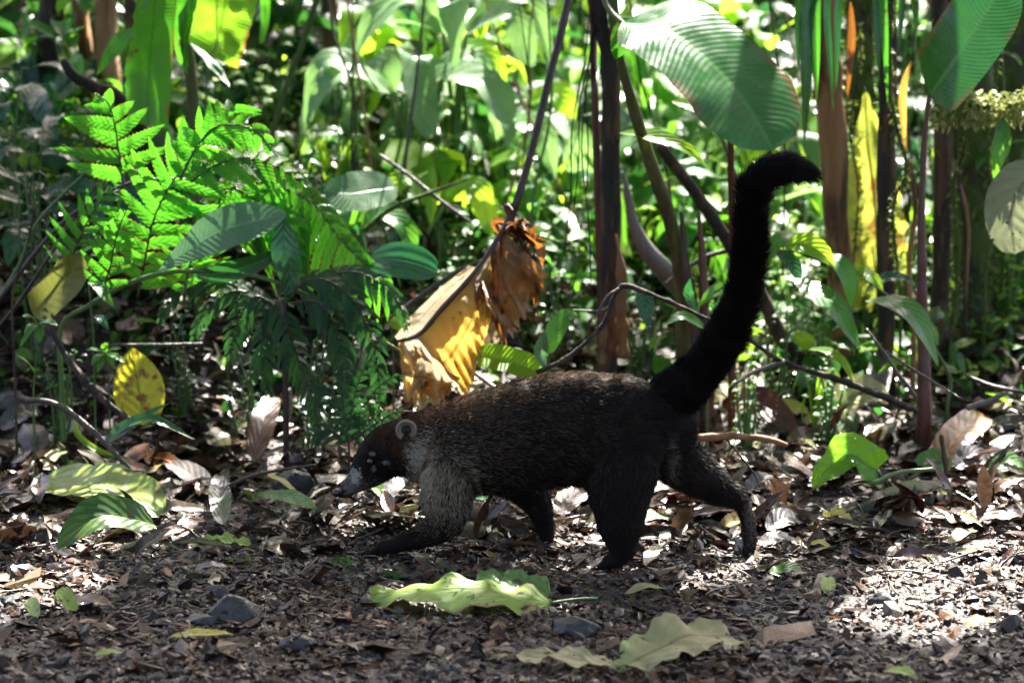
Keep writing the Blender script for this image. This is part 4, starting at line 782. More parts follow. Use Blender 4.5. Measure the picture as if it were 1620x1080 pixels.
PALEH = leaf_mat('grey_green_eaten_leaf', (0.22, 0.24, 0.14), (0.18, 0.19, 0.10), (0.3, 0.34, 0.16), 0.3, 0.5, veins=7, slant=1.8, vein_amt=0.5, vein_col=(0.12, 0.11, 0.06), mid_col=(0.14, 0.12, 0.07), bump=0.8, bdist=0.002, holes=70)
build('hanging_leaf', 'round grey-green insect-eaten leaf at the right edge, hanging in front of the black trunk', 'leaf', [('leaf', [(1640, 262, 5.9), (1612, 300, 5.88), (1600, 340, 5.87), (1606, 402, 5.86)], 92, 'round', PALEH, dict(nrm=(0.1, -0.9, 0.3), fold=8)), ('stem', [(1640, 264, 5.9), (1650, 220, 5.92), (1655, 150, 5.95)], (3, 3, 3), 'stem', dict(part='petiole'))])
# leaning plant with the two white-shining leaves right of the tail
build('shining_leaf_plant', 'leafy plant with long pointed wet leaves shining white right of the tail', 'plant', [
    ('stem', [(1500, 590, 5.95), (1440, 500, 5.88), (1380, 450, 5.82), (1310, 405, 5.78), (1240, 388, 5.75)], (7, 6, 5, 4, 3), 'lstem', dict(ground=True)),
    ('leaf', [(1258, 440, 5.74), (1290, 462, 5.70), (1325, 492, 5.67), (1362, 556, 5.65)], 58, 'lance', 'green', dict(nrm=(0.05, -0.30, 0.95), fold=8, ripple=0.01)),
    ('leaf', [(1368, 476, 5.72), (1410, 478, 5.68), (1450, 505, 5.65), (1485, 580, 5.64)], 60, 'lance', 'green', dict(nrm=(0.1, -0.30, 0.95), fold=8, ripple=0.01)),
    ('leaf', [(1300, 402, 5.78), (1325, 415, 5.75), (1342, 445, 5.74), (1347, 490, 5.74)], 40, 'lance', 'green', dict(nrm=(0.2, -0.5, 0.8))),
    ('leaf', [(1240, 388, 5.75), (1270, 385, 5.73), (1300, 400, 5.72), (1322, 425, 5.72)], 42, 'lance', 'lime', dict(nrm=(0.1, -0.75, 0.6))),
    ('leaf', [(1262, 370, 5.80), (1240, 375, 5.76), (1212, 405, 5.73), (1196, 440, 5.72)], 30, 'lance', 'green', dict(nrm=(0.1, -0.35, 0.9))),
    ('leaf', [(1370, 460, 5.82), (1400, 440, 5.80), (1430, 440, 5.80), (1450, 452, 5.80)], 34, 'ovate', 'dgreen', dict(nrm=(0.1, -0.5, 0.8))),
    ('leaf', [(1345, 425, 5.8), (1380, 440, 5.78), (1398, 462, 5.77)], 26, 'lance', 'lime', {}),
    ('leaf', [(1282, 552, 5.72), (1310, 556, 5.68), (1335, 575, 5.66), (1354, 612, 5.65)], 20, 'strap', 'lime', dict(nrm=(0.1, -0.5, 0.8))),
    ('leaf', [(1228, 395, 5.8), (1255, 420, 5.78), (1265, 450, 5.77)], 28, 'lance', 'dgreen', {}),
])
build('sapling', 'small leafy sapling with serrated leaves just left of the raised tail', 'plant', [
    ('stem', [(1120, 560, 5.75), (1118, 500, 5.74), (1120, 465, 5.73)], (5, 4, 3), 'lstem', dict(ground=True)),
    ('leaf', [(1105, 484, 5.73), (1125, 465, 5.71), (1150, 452, 5.70), (1170, 440, 5.70)], 30, 'lance', 'green', dict(teeth=18, tamp=0.12)),
    ('leaf', [(1018, 450, 5.76), (1020, 480, 5.74), (1026, 520, 5.73)], 30, 'lance', 'dgreen', dict(nrm=(0.2, -0.9, 0.2))),
    ('leaf', [(1118, 520, 5.74), (1080, 500, 5.72), (1050, 515, 5.70)], 22, 'lance', 'green', {}),
    ('leaf', [(1105, 500, 5.74), (1090, 470, 5.72), (1092, 440, 5.70)], 22, 'lance', 'dgreen', {})])
HG = leaf_mat('holed_lime_blade', (0.12, 0.30, 0.01), (0.16, 0.34, 0.02), (0.42, 0.85, 0.03), 0.6, 0.35, veins=20, slant=1.2, vein_amt=0.5, vein_col=(0.03, 0.10, 0.01), mid_col=(0.4, 0.4, 0.03), bump=0.6, holes=60)
build('low_leaf_plant', 'low plant with striped lime leaves just behind the animal\'s back', 'plant', [
    ('leaf', [(748, 560, 5.62), (790, 568, 5.60), (830, 580, 5.58), (866, 598, 5.57)], 50, 'oblong', HG, dict(nrm=(0, -0.7, 0.7))),
    ('leaf', [(866, 560, 5.58), (875, 530, 5.58), (895, 500, 5.60), (915, 498, 5.62)], 46, 'ovate', 'green', dict(nrm=(0, -0.9, 0.4))),
    ('leaf', [(870, 590, 5.6), (855, 560, 5.58), (862, 520, 5.57)], 30, 'lance', 'pale', dict(nrm=(0.3, -0.6, 0.7))),
    ('stem', [(868, 600, 5.6), (868, 580, 5.6), (866, 562, 5.59)], (5, 4, 4), 'lstem', dict(ground=True))])
build('low_leaf_plant', 'small lime leaf poking out left of the golden dead leaf', 'plant', [('leaf', [(618, 505, 5.85), (632, 512, 5.83), (660, 524, 5.82)], 34, 'ovate', 'lime', dict(nrm=(0, -0.9, 0.4))), ('stem', [(622, 560, 5.86), (618, 505, 5.85)], (3, 3), 'lstem', dict(ground=True))])
build('seedling', 'pale-green four-leaved seedling growing at the left edge', 'plant', [
    ('stem', [(53, 628, 5.55), (56, 580, 5.54), (60, 535, 5.53), (62, 512, 5.53)], (4, 4, 3, 2), 'lstem', dict(ground=True))]+[('leaf', [(61, 512, 5.53), (61+dx*0.5, 511+dy*0.5-5, 5.51), (61+dx, 511+dy, 5.49)], wd, 'ovate', 'green', dict(nrm=(0, -0.5, 0.85))) for dx, dy, wd in ((-26, -10, 22), (-22, 24, 24), (30, 4, 22), (2, 32, 24), (-30, 40, 14))]+[('leaf', [(55, 590, 5.54), (45, 575, 5.52), (28, 562, 5.5)], 20, 'ovate', 'green', dict(nrm=(0, -0.5, 0.85)))])
build('seedling', 'cluster-leaved seedling standing above the yellow mottled leaf', 'plant', [
    ('stem', [(172, 590, 5.62), (168, 570, 5.6), (166, 556, 5.6)], (3, 3, 2), 'lstem', dict(ground=True))]+[('leaf', [(166, 560, 5.6), (166+dx*0.5, 560+dy*0.5-4, 5.58), (166+dx, 560+dy, 5.56)], 19, 'ovate', 'green', dict(nrm=(0, -0.5, 0.85))) for dx, dy in ((-30, -6), (-22, 18), (14, 22), (26, -8), (0, -18), (-12, 30), (32, 14))])
YM = leaf_mat('yellow_mottled_leaf', (0.34, 0.36, 0.02), (0.42, 0.40, 0.02), (0.75, 0.72, 0.04), 0.4, 0.4, veins=7, slant=2.4, vein_amt=0.55, vein_col=(0.16, 0.20, 0.02), mid_col=(0.14, 0.2, 0.02), spot=(0.20, 0.08, 0.01), spot_lo=0.5, spot_hi=0.68, spot_scale=45, bump=0.8, bdist=0.002)
build('yellow_leaf', 'large upright yellow leaf mottled with brown under the fern', 'leaf', [('leaf', [(228, 672, 5.55), (224, 640, 5.56), (215, 590, 5.58), (208, 549, 5.60)], 116, 'ovate', YM, dict(nrm=(0.05, -0.9, 0.35), fold=5, ripple=0.012, nu=30, teeth=20, tamp=0.02))])
build('blade_plant', 'two narrow green blades curving over the ground below the yellow mottled leaf', 'plant', [
    ('leaf', [(165, 702, 5.48), (200, 672, 5.47), (245, 664, 5.46), (308, 695, 5.44)], 20, 'strap', 'gloss2', dict(nrm=(0, -0.6, 0.8), fold=20)),
    ('leaf', [(168, 700, 5.49), (200, 680, 5.49), (235, 655, 5.50), (270, 636, 5.51)], 16, 'strap', 'gloss2', dict(nrm=(0, -0.6, 0.8), fold=20)),
    ('leaf', [(120, 668, 5.50), (125, 690, 5.49), (160, 715, 5.47), (215, 728, 5.46)], 12, 'strap', 'lime', dict(nrm=(0, -0.6, 0.8), fold=20))])
BLK = leaf_mat('olive_spotted_leaf', (0.10, 0.11, 0.02), (0.14, 0.14, 0.03), (0.2, 0.22, 0.04), 0.3, 0.45, veins=10, slant=1.5, spot=(0.015, 0.012, 0.008), spot_lo=0.62, spot_hi=0.66, spot_scale=30, patch=(0.22, 0.09, 0.02), patch_lo=0.6)
build('leaning_leaf', 'olive leaf with dark spots and a rusty tip leaning at the left under the fern', 'leaf', [('leaf', [(52, 498, 5.72), (80, 470, 5.70), (108, 440, 5.69), (128, 400, 5.68)], 58, 'oblong', BLK, dict(nrm=(0.2, -0.85, 0.5), fold=14))])
build('leaf_sprig', 'wet shining leaf standing between the olive leaf and the arching stalk', 'leaf', [('leaf', [(140, 445, 5.66), (155, 452, 5.64), (168, 470, 5.62), (182, 488, 5.62)], 30, 'ovate', 'green', dict(nrm=(0, -0.4, 0.9))), ('leaf', [(150, 500, 5.64), (160, 505, 5.62), (172, 524, 5.61)], 20, 'ovate', 'dgreen', {}), ('stem', [(148, 540, 5.66), (144, 490, 5.66), (140, 446, 5.66)], (3, 3, 2), 'lstem', dict(ground=True))])
# stems at the lower left
for pts, wd, m, lab in [
    ([(-30, 560, 5.85), (30, 478, 5.82), (75, 410, 5.8), (150, 295, 5.78)], (8, 7, 6, 4), 'stem', 'thin dark stalk slanting up from the left edge behind the fern'),
    ([(-20, 510, 5.8), (30, 420, 5.79), (60, 350, 5.78), (140, 268, 5.78)], (6, 7, 6, 3), 'lstem', 'green stalk slanting up from the left edge')]:
    build('stalk', lab, 'stalk', [('stem', pts, wd, m, dict(ground=True, part='rod'))])
build('fiddlehead', 'dark curled young fern tip at the left edge', 'fern', [('stem', [(20, 470, 5.7), (40, 400, 5.68), (52, 340, 5.66), (48, 300, 5.66), (58, 272, 5.66), (72, 280, 5.66), (68, 300, 5.66), (58, 296, 5.66)], (5, 4.5, 4, 4, 3.5, 3, 2.5, 2), 'dark', dict(ground=True, part='stalk'))])
for pts, wd, m, lab in [
    ([(40, 632, 5.48), (90, 640, 5.46), (150, 685, 5.44), (215, 752, 5.42)], (9, 10, 10, 7), 'twig', 'curved grey-brown stick running down below the yellow mottled leaf'),
    ([(70, 500, 5.60), (100, 555, 5.57), (150, 620, 5.53), (215, 672, 5.5)], (7, 10, 13, 9), 'dark', 'black wet stick slanting behind the seedlings'),
    ([(180, 545, 5.72), (240, 546, 5.71), (320, 544, 5.70)], (5, 6, 6), 'twig', 'straight thin stick lying level above the yellow mottled leaf'),
    ([(345, 775, 5.40), (400, 752, 5.42), (450, 742, 5.44), (500, 735, 5.45)], (7, 6, 5, 3), 'twig', 'bent brown twig on the litter left of the snout'),
    ([(1105, 692, 5.45), (1160, 690, 5.44), (1215, 695, 5.43), (1245, 704, 5.42)], (12, 13, 12, 8), 'peel', 'thick reddish stick lying right of the rump'),
    ([(1150, 695, 5.2), (1190, 745, 5.2), (1202, 770, 5.2)], (3, 3, 2), 'dark', 'thin dark curved twig above the far hind foot'),
    ([(1370, 520, 5.72), (1400, 560, 5.69), (1420, 590, 5.66), (1450, 628, 5.64)], (4, 6, 6, 5), 'twig', 'red-brown twig leaning against the maroon stem'),
    ([(1400, 555, 5.75), (1450, 588, 5.7), (1520, 630, 5.62)], (4, 4, 3), 'twig', 'pale thin twig crossing in front of the maroon stem'),
    ([(1525, 592, 5.85), (1570, 610, 5.80), (1625, 622, 5.78)], (5, 6, 7), 'twig', 'dark twig on the sunlit litter at the right edge'),
    ([(1530, 645, 5.6), (1560, 636, 5.6), (1590, 622, 5.6)], (10, 10, 9), 'grey', 'short pale log on the sunlit litter at the right'),
    ([(740, 582, 5.7), (765, 600, 5.65), (790, 618, 5.6)], (7, 8, 7), 'grey', 'grey stick between the golden leaf and the animal\'s back'),
    ([(1380, 765, 5.28), (1420, 748, 5.32), (1475, 742, 5.36)], (8, 8, 7), 'lstem', 'olive arched leaf stalk behind the mossy piece of wood'),
    ([(1498, 748, 5.3), (1494, 720, 5.3), (1489, 688, 5.3)], (9, 10, 8), 'gold_', 'upright yellow stalk stub behind the low green leaves'),
]:
    if m == 'gold_': m = 'gstem'
    pp = [P(*p) for p in pts]; pp = [np.array([q[0], q[1], max(q[2], gz(q[0], q[1])+0.002)]) for q in pp]
    t = thing('stick', lab, 'stick', (pp[0][0], pp[0][1], gz(pp[0][0], pp[0][1])), 'sticks and stalks on the litter'); mb = MB()
    tube(mb, pp, [wpx(a, pts[0][2])/2 for a in wd], 8, 26, rough=0.25, seed=int(pts[0][0])); obj('rod', mb, M[m], t)

for i, (pts, wd, mt, lab) in enumerate([
    ([(1425, 470, 6.1), (1412, 330, 6.1), (1435, 270, 6.08), (1418, 200, 6.08), (1408, 120, 6.1), (1412, -20, 6.15)], 5, 600, 'mossy vine twisting up along the dark trunk left of the maroon stem'),
    ([(1505, 520, 6.2), (1518, 400, 6.2), (1508, 300, 6.2), (1524, 240, 6.15), (1530, 175, 6.1), (1526, -20, 6.2)], 5, 700, 'mossy vine hanging on the left side of the broad mossy trunk'),
    ([(1560, 420, 6.3), (1572, 330, 6.3), (1560, 230, 6.25), (1575, 120, 6.25), (1570, -20, 6.3)], 4, 500, 'thin mossy vine between the broad mossy trunk and the right edge'),
    ([(1350, 420, 6.4), (1358, 300, 6.38), (1345, 200, 6.38), (1362, 90, 6.4), (1355, -20, 6.4)], 3, 250, 'bare dark vine crossing in front of the yellow frond'),
    ([(1445, 540, 6.15), (1438, 420, 6.15), (1448, 330, 6.12), (1440, 255, 6.12)], 9, 60, 'rusty dead stem standing just left of the maroon stem')]):
    t = build('hanging_vine' if i < 4 else 'dead_stalk', lab, 'vine' if i < 4 else 'stalk', [('stem', pts, [wd, wd, wd*.8], 'dark' if i == 3 else 'peel' if i == 4 else 'moss', dict(ground=True, up=1.5 if i < 4 else 0, rough=0.3, part='strand'))], 'vines by the right-hand trunks')
    moss_tufts(t, pts, wd*0.7, mt, i, ((0.06, 0.10, 0.015), (0.18, 0.22, 0.04)), (0.006, 0.016))
# ------------------------------------------------------------------ the sunlit thicket behind
def shrub(kind, px, py, Y, size, label, group, seed, tint=(1, 1, 1), m=None):
    """One background plant whose crown centres on (px, py) at depth Y; size in photo pixels across."""
    rs = np.random.RandomState(seed); c = P(px, py, Y); s = wpx(size, Y)/2; g = gz(c[0], c[1]); base = np.array([c[0], c[1], g])
    nm = {'broad': 'broadleaf_shrub', 'fine': 'small_leaved_shrub', 'fern': 'understory_fern', 'strap': 'strap_leaved_plant', 'big': 'large_leaved_plant'}[kind]
    t = thing(nm, label, {'broad': 'shrub', 'fine': 'shrub', 'fern': 'fern', 'strap': 'plant', 'big': 'plant'}[kind], base, group)
    low = c[2]-s*0.6 < g
    if kind in ('broad', 'fine'):
        n = {'broad': 16, 'fine': 90}[kind]; L = s*{'broad': 1.05, 'fine': 0.28}[kind]
        ns = 3 if kind == 'broad' else 5; sm = MB(); tips = []
        for k in range(ns):
            top = c+np.array([rs.uniform(-.7, .7)*s, rs.uniform(-.5, .5)*s, rs.uniform(0.1, 0.8)*s]); mid = (base+top)/2+rs.randn(3)*s*0.12
            path = [base+[rs.randn()*0.01, rs.randn()*0.01, -0.03], mid, top]; tips.append(catmull(path, 12)); tube(sm, path, [0.0045, 0.003, 0.0015], 5, 12)
        obj('stem', sm, M['lstem'], t)
        fm = MB()
        for k in range(n):
            tp = tips[k % ns]; o = tp[rs.randint(5, 12)] if kind == 'broad' else tp[rs.randint(3, 12)]+rs.randn(3)*s*0.22
            a = rs.rand()*2*PI; d = np.array([math.cos(a), math.sin(a)*0.9, rs.uniform(-0.15, 0.55)]); l = L*rs.uniform(0.6, 1.2)
            e = o+d*l; e2 = e+d*l*0.25+np.array([0, 0, -l*rs.uniform(0.25, 0.6)]); st_ = o+d*l*0.22
            leaf(fm, [st_, (st_+e)/2+[0, 0, l*0.06], e, e2] if kind == 'broad' else [o, o+d*l*0.6, e2], l*rs.uniform(0.38, 0.62), rs.choice(['ovate', 'lance', 'round'], p=[.5, .4, .1]), (rs.randn()*0.25, -0.35+rs.randn()*0.3, 0.9), fold=rs.uniform(4, 18), nu=9 if kind == 'broad' else 5, nv=2 if kind == 'broad' else 1, ripple=0.02, seed=k, col=np.array(tint)*rs.uniform(0.75, 1.25))
            if kind == 'broad': tube(fm, [o, st_+[0, 0, -0.002]], [0.0015, 0.001], 4, 4, cap=False)
        obj('foliage', fm, m or M[['green', 'lime', 'dgreen'][rs.choice(3, p=[.5, .3, .2])]], t)
    elif kind == 'big':
        n = 7; sm = MB()
        for k in range(n):
            a = k/n*2*PI+rs.rand()*0.8; d = np.array([math.cos(a), math.sin(a)*0.8, 0]); l = s*rs.uniform(0.75, 1.2); o = c+np.array([0, 0, -0.25*s])+d*0.15*s
            pt = [o, o+d*l*0.35+[0, 0, l*rs.uniform(.15, .5)], o+d*l*0.8+[0, 0, l*rs.uniform(-.05, .45)], o+d*l*1.1+[0, 0, -l*rs.uniform(0.1, .6)]]
            mb = MB(); leaf(mb, pt, l*rs.uniform(0.36, 0.55), rs.choice(['oblong', 'ovate', 'lance']), (rs.randn()*.3, -0.45, 0.85), fold=rs.uniform(5, 20), nu=24, nv=4, ripple=0.02, jag=rs.choice([0, .25]), seed=k+seed, col=np.array(tint)*rs.uniform(0.7, 1.2)); obj('leaf', mb, m or M['green'], t)
            tube(sm, [base+[rs.randn()*.01, rs.randn()*.01, -0.03], (base+o)/2+rs.randn(3)*.02, o], [0.007, 0.006, 0.004], 6, 10)
        obj('stem', sm, M['lstem'], t)
    elif kind == 'fern':
        top = c+np.array([0, 0, -0.5*s]) if not low else base+np.array([0, 0, 0.03])
        sm = MB(); tube(sm, [base+[0, 0, -0.03], (base+top)/2, top], [0.012, 0.009], 7, 8, rough=0.2); obj('stem', sm, M['dark'], t)
        for k in range(7):
            a = k/7*2*PI+rs.rand()*0.6; d = np.array([math.cos(a), math.sin(a)*0.8, 0]); l = s*rs.uniform(0.8, 1.15)
            path = [top, top+d*l*0.4+[0, 0, l*0.45], top+d*l*0.85+[0, 0, l*0.42], top+d*l*1.15+[0, 0, 0.0]]
            mb = MB(); fern_pinna(mb, path, l*0.24, l*0.24, l*0.055, l*0.055, nrm=unit([d[0]*0.3, d[1]*0.3-0.1, 1]), seed=seed+k, teeth=3, droop=0.3); fr = obj('frond', mb, m or M['fern'], t)
            rachis(path, 0.003, 0.001, M['stem'], fr, k=4)
    else:
        for k in range(9):
            a = rs.rand()*2*PI; d = np.array([math.cos(a), math.sin(a)*0.7, 0]); l = s*rs.uniform(0.8, 1.3); hgt = max(c[2]+s*0.5-g, 0.12)
            path = [base, base+d*l*0.25+[0, 0, hgt*0.7], base+d*l*0.6+[0, 0, hgt*0.95], base+d*l*1.0+[0, 0, hgt*0.6]]
            mb = MB(); leaf(mb, path, s*rs.uniform(0.07, 0.13), 'lance', (0.1*rs.randn(), -0.4, 0.9), fold=14, nu=16, nv=2, ripple=0.01, seed=k); obj('leaf', mb, m or M['green'], t)
BGP = [
 ('big', 640, 110, 6.7, 300, 'large-leaved plant with pale leaves among the white ferns', 'glare_pale'),
 ('big', 770, 190, 6.9, 280, 'large-leaved plant with pale shining leaves just left of the leaning dark stalk', 'glare_pale'),
 ('big', 720, 20, 6.8, 260, 'large-leaved plant with pale blades along the top edge', 'glare_pale'),
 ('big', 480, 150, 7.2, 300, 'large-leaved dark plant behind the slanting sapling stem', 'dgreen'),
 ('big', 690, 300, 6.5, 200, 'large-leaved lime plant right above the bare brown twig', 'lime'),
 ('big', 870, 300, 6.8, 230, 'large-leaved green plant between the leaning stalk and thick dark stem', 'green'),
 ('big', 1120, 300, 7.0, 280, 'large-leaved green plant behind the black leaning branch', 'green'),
 ('big', 1250, 200, 7.3, 280, 'large-leaved pale plant behind the tail tip', 'glare_pale'),
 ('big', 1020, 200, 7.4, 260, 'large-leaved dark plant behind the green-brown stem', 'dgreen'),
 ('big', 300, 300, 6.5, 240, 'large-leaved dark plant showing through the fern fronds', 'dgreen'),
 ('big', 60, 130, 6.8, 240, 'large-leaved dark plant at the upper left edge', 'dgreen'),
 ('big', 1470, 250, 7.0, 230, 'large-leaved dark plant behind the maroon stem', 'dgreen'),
 ('big', 560, 340, 6.3, 170, 'large-leaved plant crowded behind the round pale leaf', 'green'),
 ('fine', 500, 560, 5.80, 120, 'low small-leaved shrub inside the dark drooping fern', 'dgreen'),
 ('fine', 400, 600, 5.86, 110, 'low small-leaved shrub over the dark hollow', 'dgreen'),
 ('fine', 90, 590, 5.80, 90, 'low small-leaved shrub by the black slanting stick', 'green'),
 ('fine', 300, 540, 5.95, 120, 'low small-leaved shrub right above the level stick', 'dgreen'),
 ('fine', 1180, 600, 5.85, 90, 'low small-leaved shrub touching the tail at its base', 'green'),
 ('fine', 1310, 610, 5.85, 90, 'low small-leaved shrub under the bent thin branch', 'green'),
 ('fern', 560, 105, 6.9, 260, 'overexposed fern with fronds arching to the right in the sun, above the round pale leaf', 'glare_pale'),
 ('fern', 690, 150, 7.0, 260, 'white-shining fern left of the leaning dark stalk', 'glare_pale'),
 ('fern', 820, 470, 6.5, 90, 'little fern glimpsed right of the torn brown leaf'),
 ('fern', 905, 130, 7.4, 200, 'pale fern between the leaning stalk and the aerial roots', 'glare_pale'),
 ('fern', 470, 210, 6.7, 120, 'grey-green fern beside the slanting mossy sapling stem'),
 ('fern', 1120, 90, 7.6, 220, 'blurred fern behind the huge glossy leaf'),
 ('fern', 1240, 330, 7.2, 180, 'blurred fern in the gap right of the raised tail'),
 ('fern', 40, 60, 6.9, 160, 'shaded fern at the top left corner'),
 ('broad', 690, 60, 6.9, 210, 'shrub with large backlit lime leaves at the top, left of the leaning stalk', 'lime'),
 ('broad', 780, 40, 7.2, 160, 'lime shrub leaning on the dark stalk at the very top', 'lime'),
 ('broad', 745, 275, 6.7, 170, 'shrub with backlit lime leaves above the dead leaf\'s knot', 'lime'),
 ('broad', 620, 240, 6.8, 170, 'glossy shrub between the white ferns and the round pale leaf', 'glare_pale'),
 ('broad', 540, 400, 6.3, 130, 'dark shrub at the end of the bright fern', 'dgreen'),
 ('broad', 500, 60, 7.5, 200, 'dark glossy shrub behind the slanting sapling stem', 'dgreen'),
 ('broad', 880, 240, 6.9, 150, 'green shrub framed by the leaning stalk and the aerial roots', 'glare_pale'),
 ('broad', 870, 380, 6.5, 120, 'low green shrub right of the withered knot', 'green'),
 ('broad', 1010, 130, 7.6, 180, 'dark shrub behind the green-brown stem', 'glare_pale'),
 ('broad', 1120, 180, 7.2, 190, 'deep green shrub under the huge glossy leaf', 'green'),
 ('broad', 1230, 110, 7.7, 190, 'dark glossy shrub behind the tip of the huge leaf', 'dgreen'),
 ('broad', 1100, 330, 6.8, 150, 'green shrub seen between the black branch and the tail', 'green'),
 ('broad', 1250, 300, 6.9, 150, 'soft pale green shrub under the tail tip', 'glare_pale'),
 ('broad', 1240, 450, 6.3, 110, 'low pale shrub behind the shining leaves', 'glare_pale'),
 ('broad', 1170, 30, 7.3, 170, 'yellow-green shrub over the huge glossy leaf', 'lime'),
 ('broad', 1420, 60, 7.4, 170, 'dim shrub between the strap leaves and the upright leaf', 'green'),
 ('broad', 1560, 110, 7.0, 130, 'shrub behind the upright glossy leaf', 'lime'),
 ('broad', 1600, 60, 6.5, 110, 'bright-leaved shrub at the top right corner', 'green'),
 ('broad', 30, 150, 6.4, 150, 'small-leaved dark shrub at the left edge, above the dead litter', 'dgreen'),
 ('broad', 100, 60, 6.7, 140, 'wet-leaved shrub beside the blackish leaning trunk', 'green'),
 ('broad', 60, 250, 6.2, 130, 'glossy shrub at the left edge beside the fern tips', 'dgreen'),
 ('broad', 250, 60, 7.0, 150, 'green shrub behind the banana plant', 'green'),
 ('broad', 420, 60, 7.2, 150, 'dim shrub right of the yellow-green banana blade', 'dgreen'),
 ('broad', 450, 330, 6.4, 130, 'shaded shrub behind the arching fern frond', 'dgreen'),
 ('broad', 360, 210, 6.6, 120, 'shrub under the hanging banana blades', 'green'),
 ('broad', 1480, 380, 6.7, 110, 'lime shrub between the maroon stem and the mossy trunk', 'lime'),
 ('fine', 650, 330, 6.7, 170, 'feathery small-leaved shrub behind the crossed twigs'),
 ('fine', 720, 380, 6.5, 150, 'fine-leaved shrub behind the dark midrib of the dead leaf'),
 ('fine', 590, 180, 7.3, 180, 'fine-leaved shrub under the white fern fronds'),
 ('fine', 830, 180, 7.2, 170, 'fine-leaved shrub crossed by the leaning stalk'),
 ('fine', 900, 330, 6.7, 150, 'fine-leaved shrub behind the aerial roots'),
 ('fine', 1030, 330, 6.9, 140, 'fine-leaved shrub around the smooth grey root'),
 ('fine', 1110, 450, 6.3, 120, 'fine-leaved shrub around the broken stalks'),
 ('fine', 1000, 500, 6.2, 110, 'fine-leaved shrub at the foot of the thick dark stem'),
 ('fine', 1250, 390, 6.5, 150, 'fine-leaved shrub beside the middle of the raised tail'),
 ('fine', 1300, 520, 6.1, 130, 'low fine-leaved shrub under the first shining leaf'),
 ('fine', 1230, 500, 6.1, 110, 'low fine-leaved shrub right of the base of the tail'),
 ('fine', 1340, 250, 7.3, 150, 'fine-leaved shrub behind the orange-brown trunk'),
 ('fine', 1500, 500, 6.4, 120, 'fine-leaved shrub at the foot of the mossy trunk'),
 ('fine', 1590, 430, 6.5, 130, 'fine-leaved shrub at the foot of the black trunk'),
 ('fine', 1420, 390, 6.6, 120, 'fine-leaved shrub at the foot of the yellow frond'),
 ('fine', 1480, 30, 7.2, 150, 'fine-leaved shrub at the top beside the upright leaf'),
 ('fine', 60, 330, 6.1, 120, 'fine-leaved shrub by the curled fern tip'),
 ('fine', 20, 200, 6.5, 140, 'fine-leaved shrub at the left edge'),
 ('fine', 130, 210, 6.5, 120, 'fine-leaved shrub under the broken branch'),
 ('fine', 430, 130, 7.0, 150, 'fine-leaved shrub right of the banana plant'),
 ('fine', 500, 300, 6.6, 130, 'fine-leaved shrub left of the round pale leaf'),
 ('fine', 340, 130, 7.0, 140, 'fine-leaved shrub seen through the banana blades'),
 ('fine', 690, 450, 6.3, 110, 'low fine-leaved shrub behind the golden leaf'),
 ('fine', 880, 440, 6.3, 120, 'low fine-leaved shrub right of the torn brown leaf'),
 ('strap', 620, 410, 6.6, 110, 'pale strap-leaved plant behind the ribbed leaf'),
 ('strap', 790, 230, 7.0, 150, 'strap-leaved plant left of the leaning stalk'),
 ('strap', 530, 240, 6.6, 140, 'strap-leaved plant with curling yellow-green blades left of the round leaf', 'lime'),
 ('strap', 1150, 400, 6.6, 120, 'strap-leaved plant hidden partly by the tail'),
 ('strap', 1210, 250, 7.0, 160, 'strap-leaved plant inside the hook of the tail', 'lime'),
 ('strap', 1030, 60, 7.6, 200, 'strap-leaved plant behind the top of the huge leaf'),
 ('strap', 1590, 240, 6.8, 120, 'strap-leaved plant by the hanging green leaf'),
 ('strap', 1290, 600, 5.95, 90, 'low strap-leaved plant behind the upright brown leaf', 'lime'),
]
for i, b in enumerate(BGP):
    shrub(b[0], b[1], b[2], b[3], b[4], b[5], 'plants of the sunlit thicket', 100+i, m=M[b[6]] if len(b) > 6 else None)
rs_ = np.random.RandomState(51)
for i in range(34):
    x0 = rs_.uniform(330, 1600); Y = rs_.uniform(6.3, 7.6); y0 = rs_.uniform(330, 560); dx = rs_.randn()*70; w_ = rs_.uniform(3, 7)
    q_ = [(x0, y0, Y), (x0+dx*.3+rs_.randn()*8, y0-120, Y+.02), (x0+dx*.7+rs_.randn()*12, y0-260, Y+.03), (x0+dx, y0-420, Y+.05)]
    build('thin_stem', 'thin bare stem rising through the blurred thicket', 'stem', [('stem', q_, [w_, w_*.8, w_*.6, w_*.3], ['twig', 'lstem', 'moss', 'dark', 'peel'][i % 5], dict(ground=True, rough=0.25, part='stalk', up=0.3))], 'thin stems of the thicket')
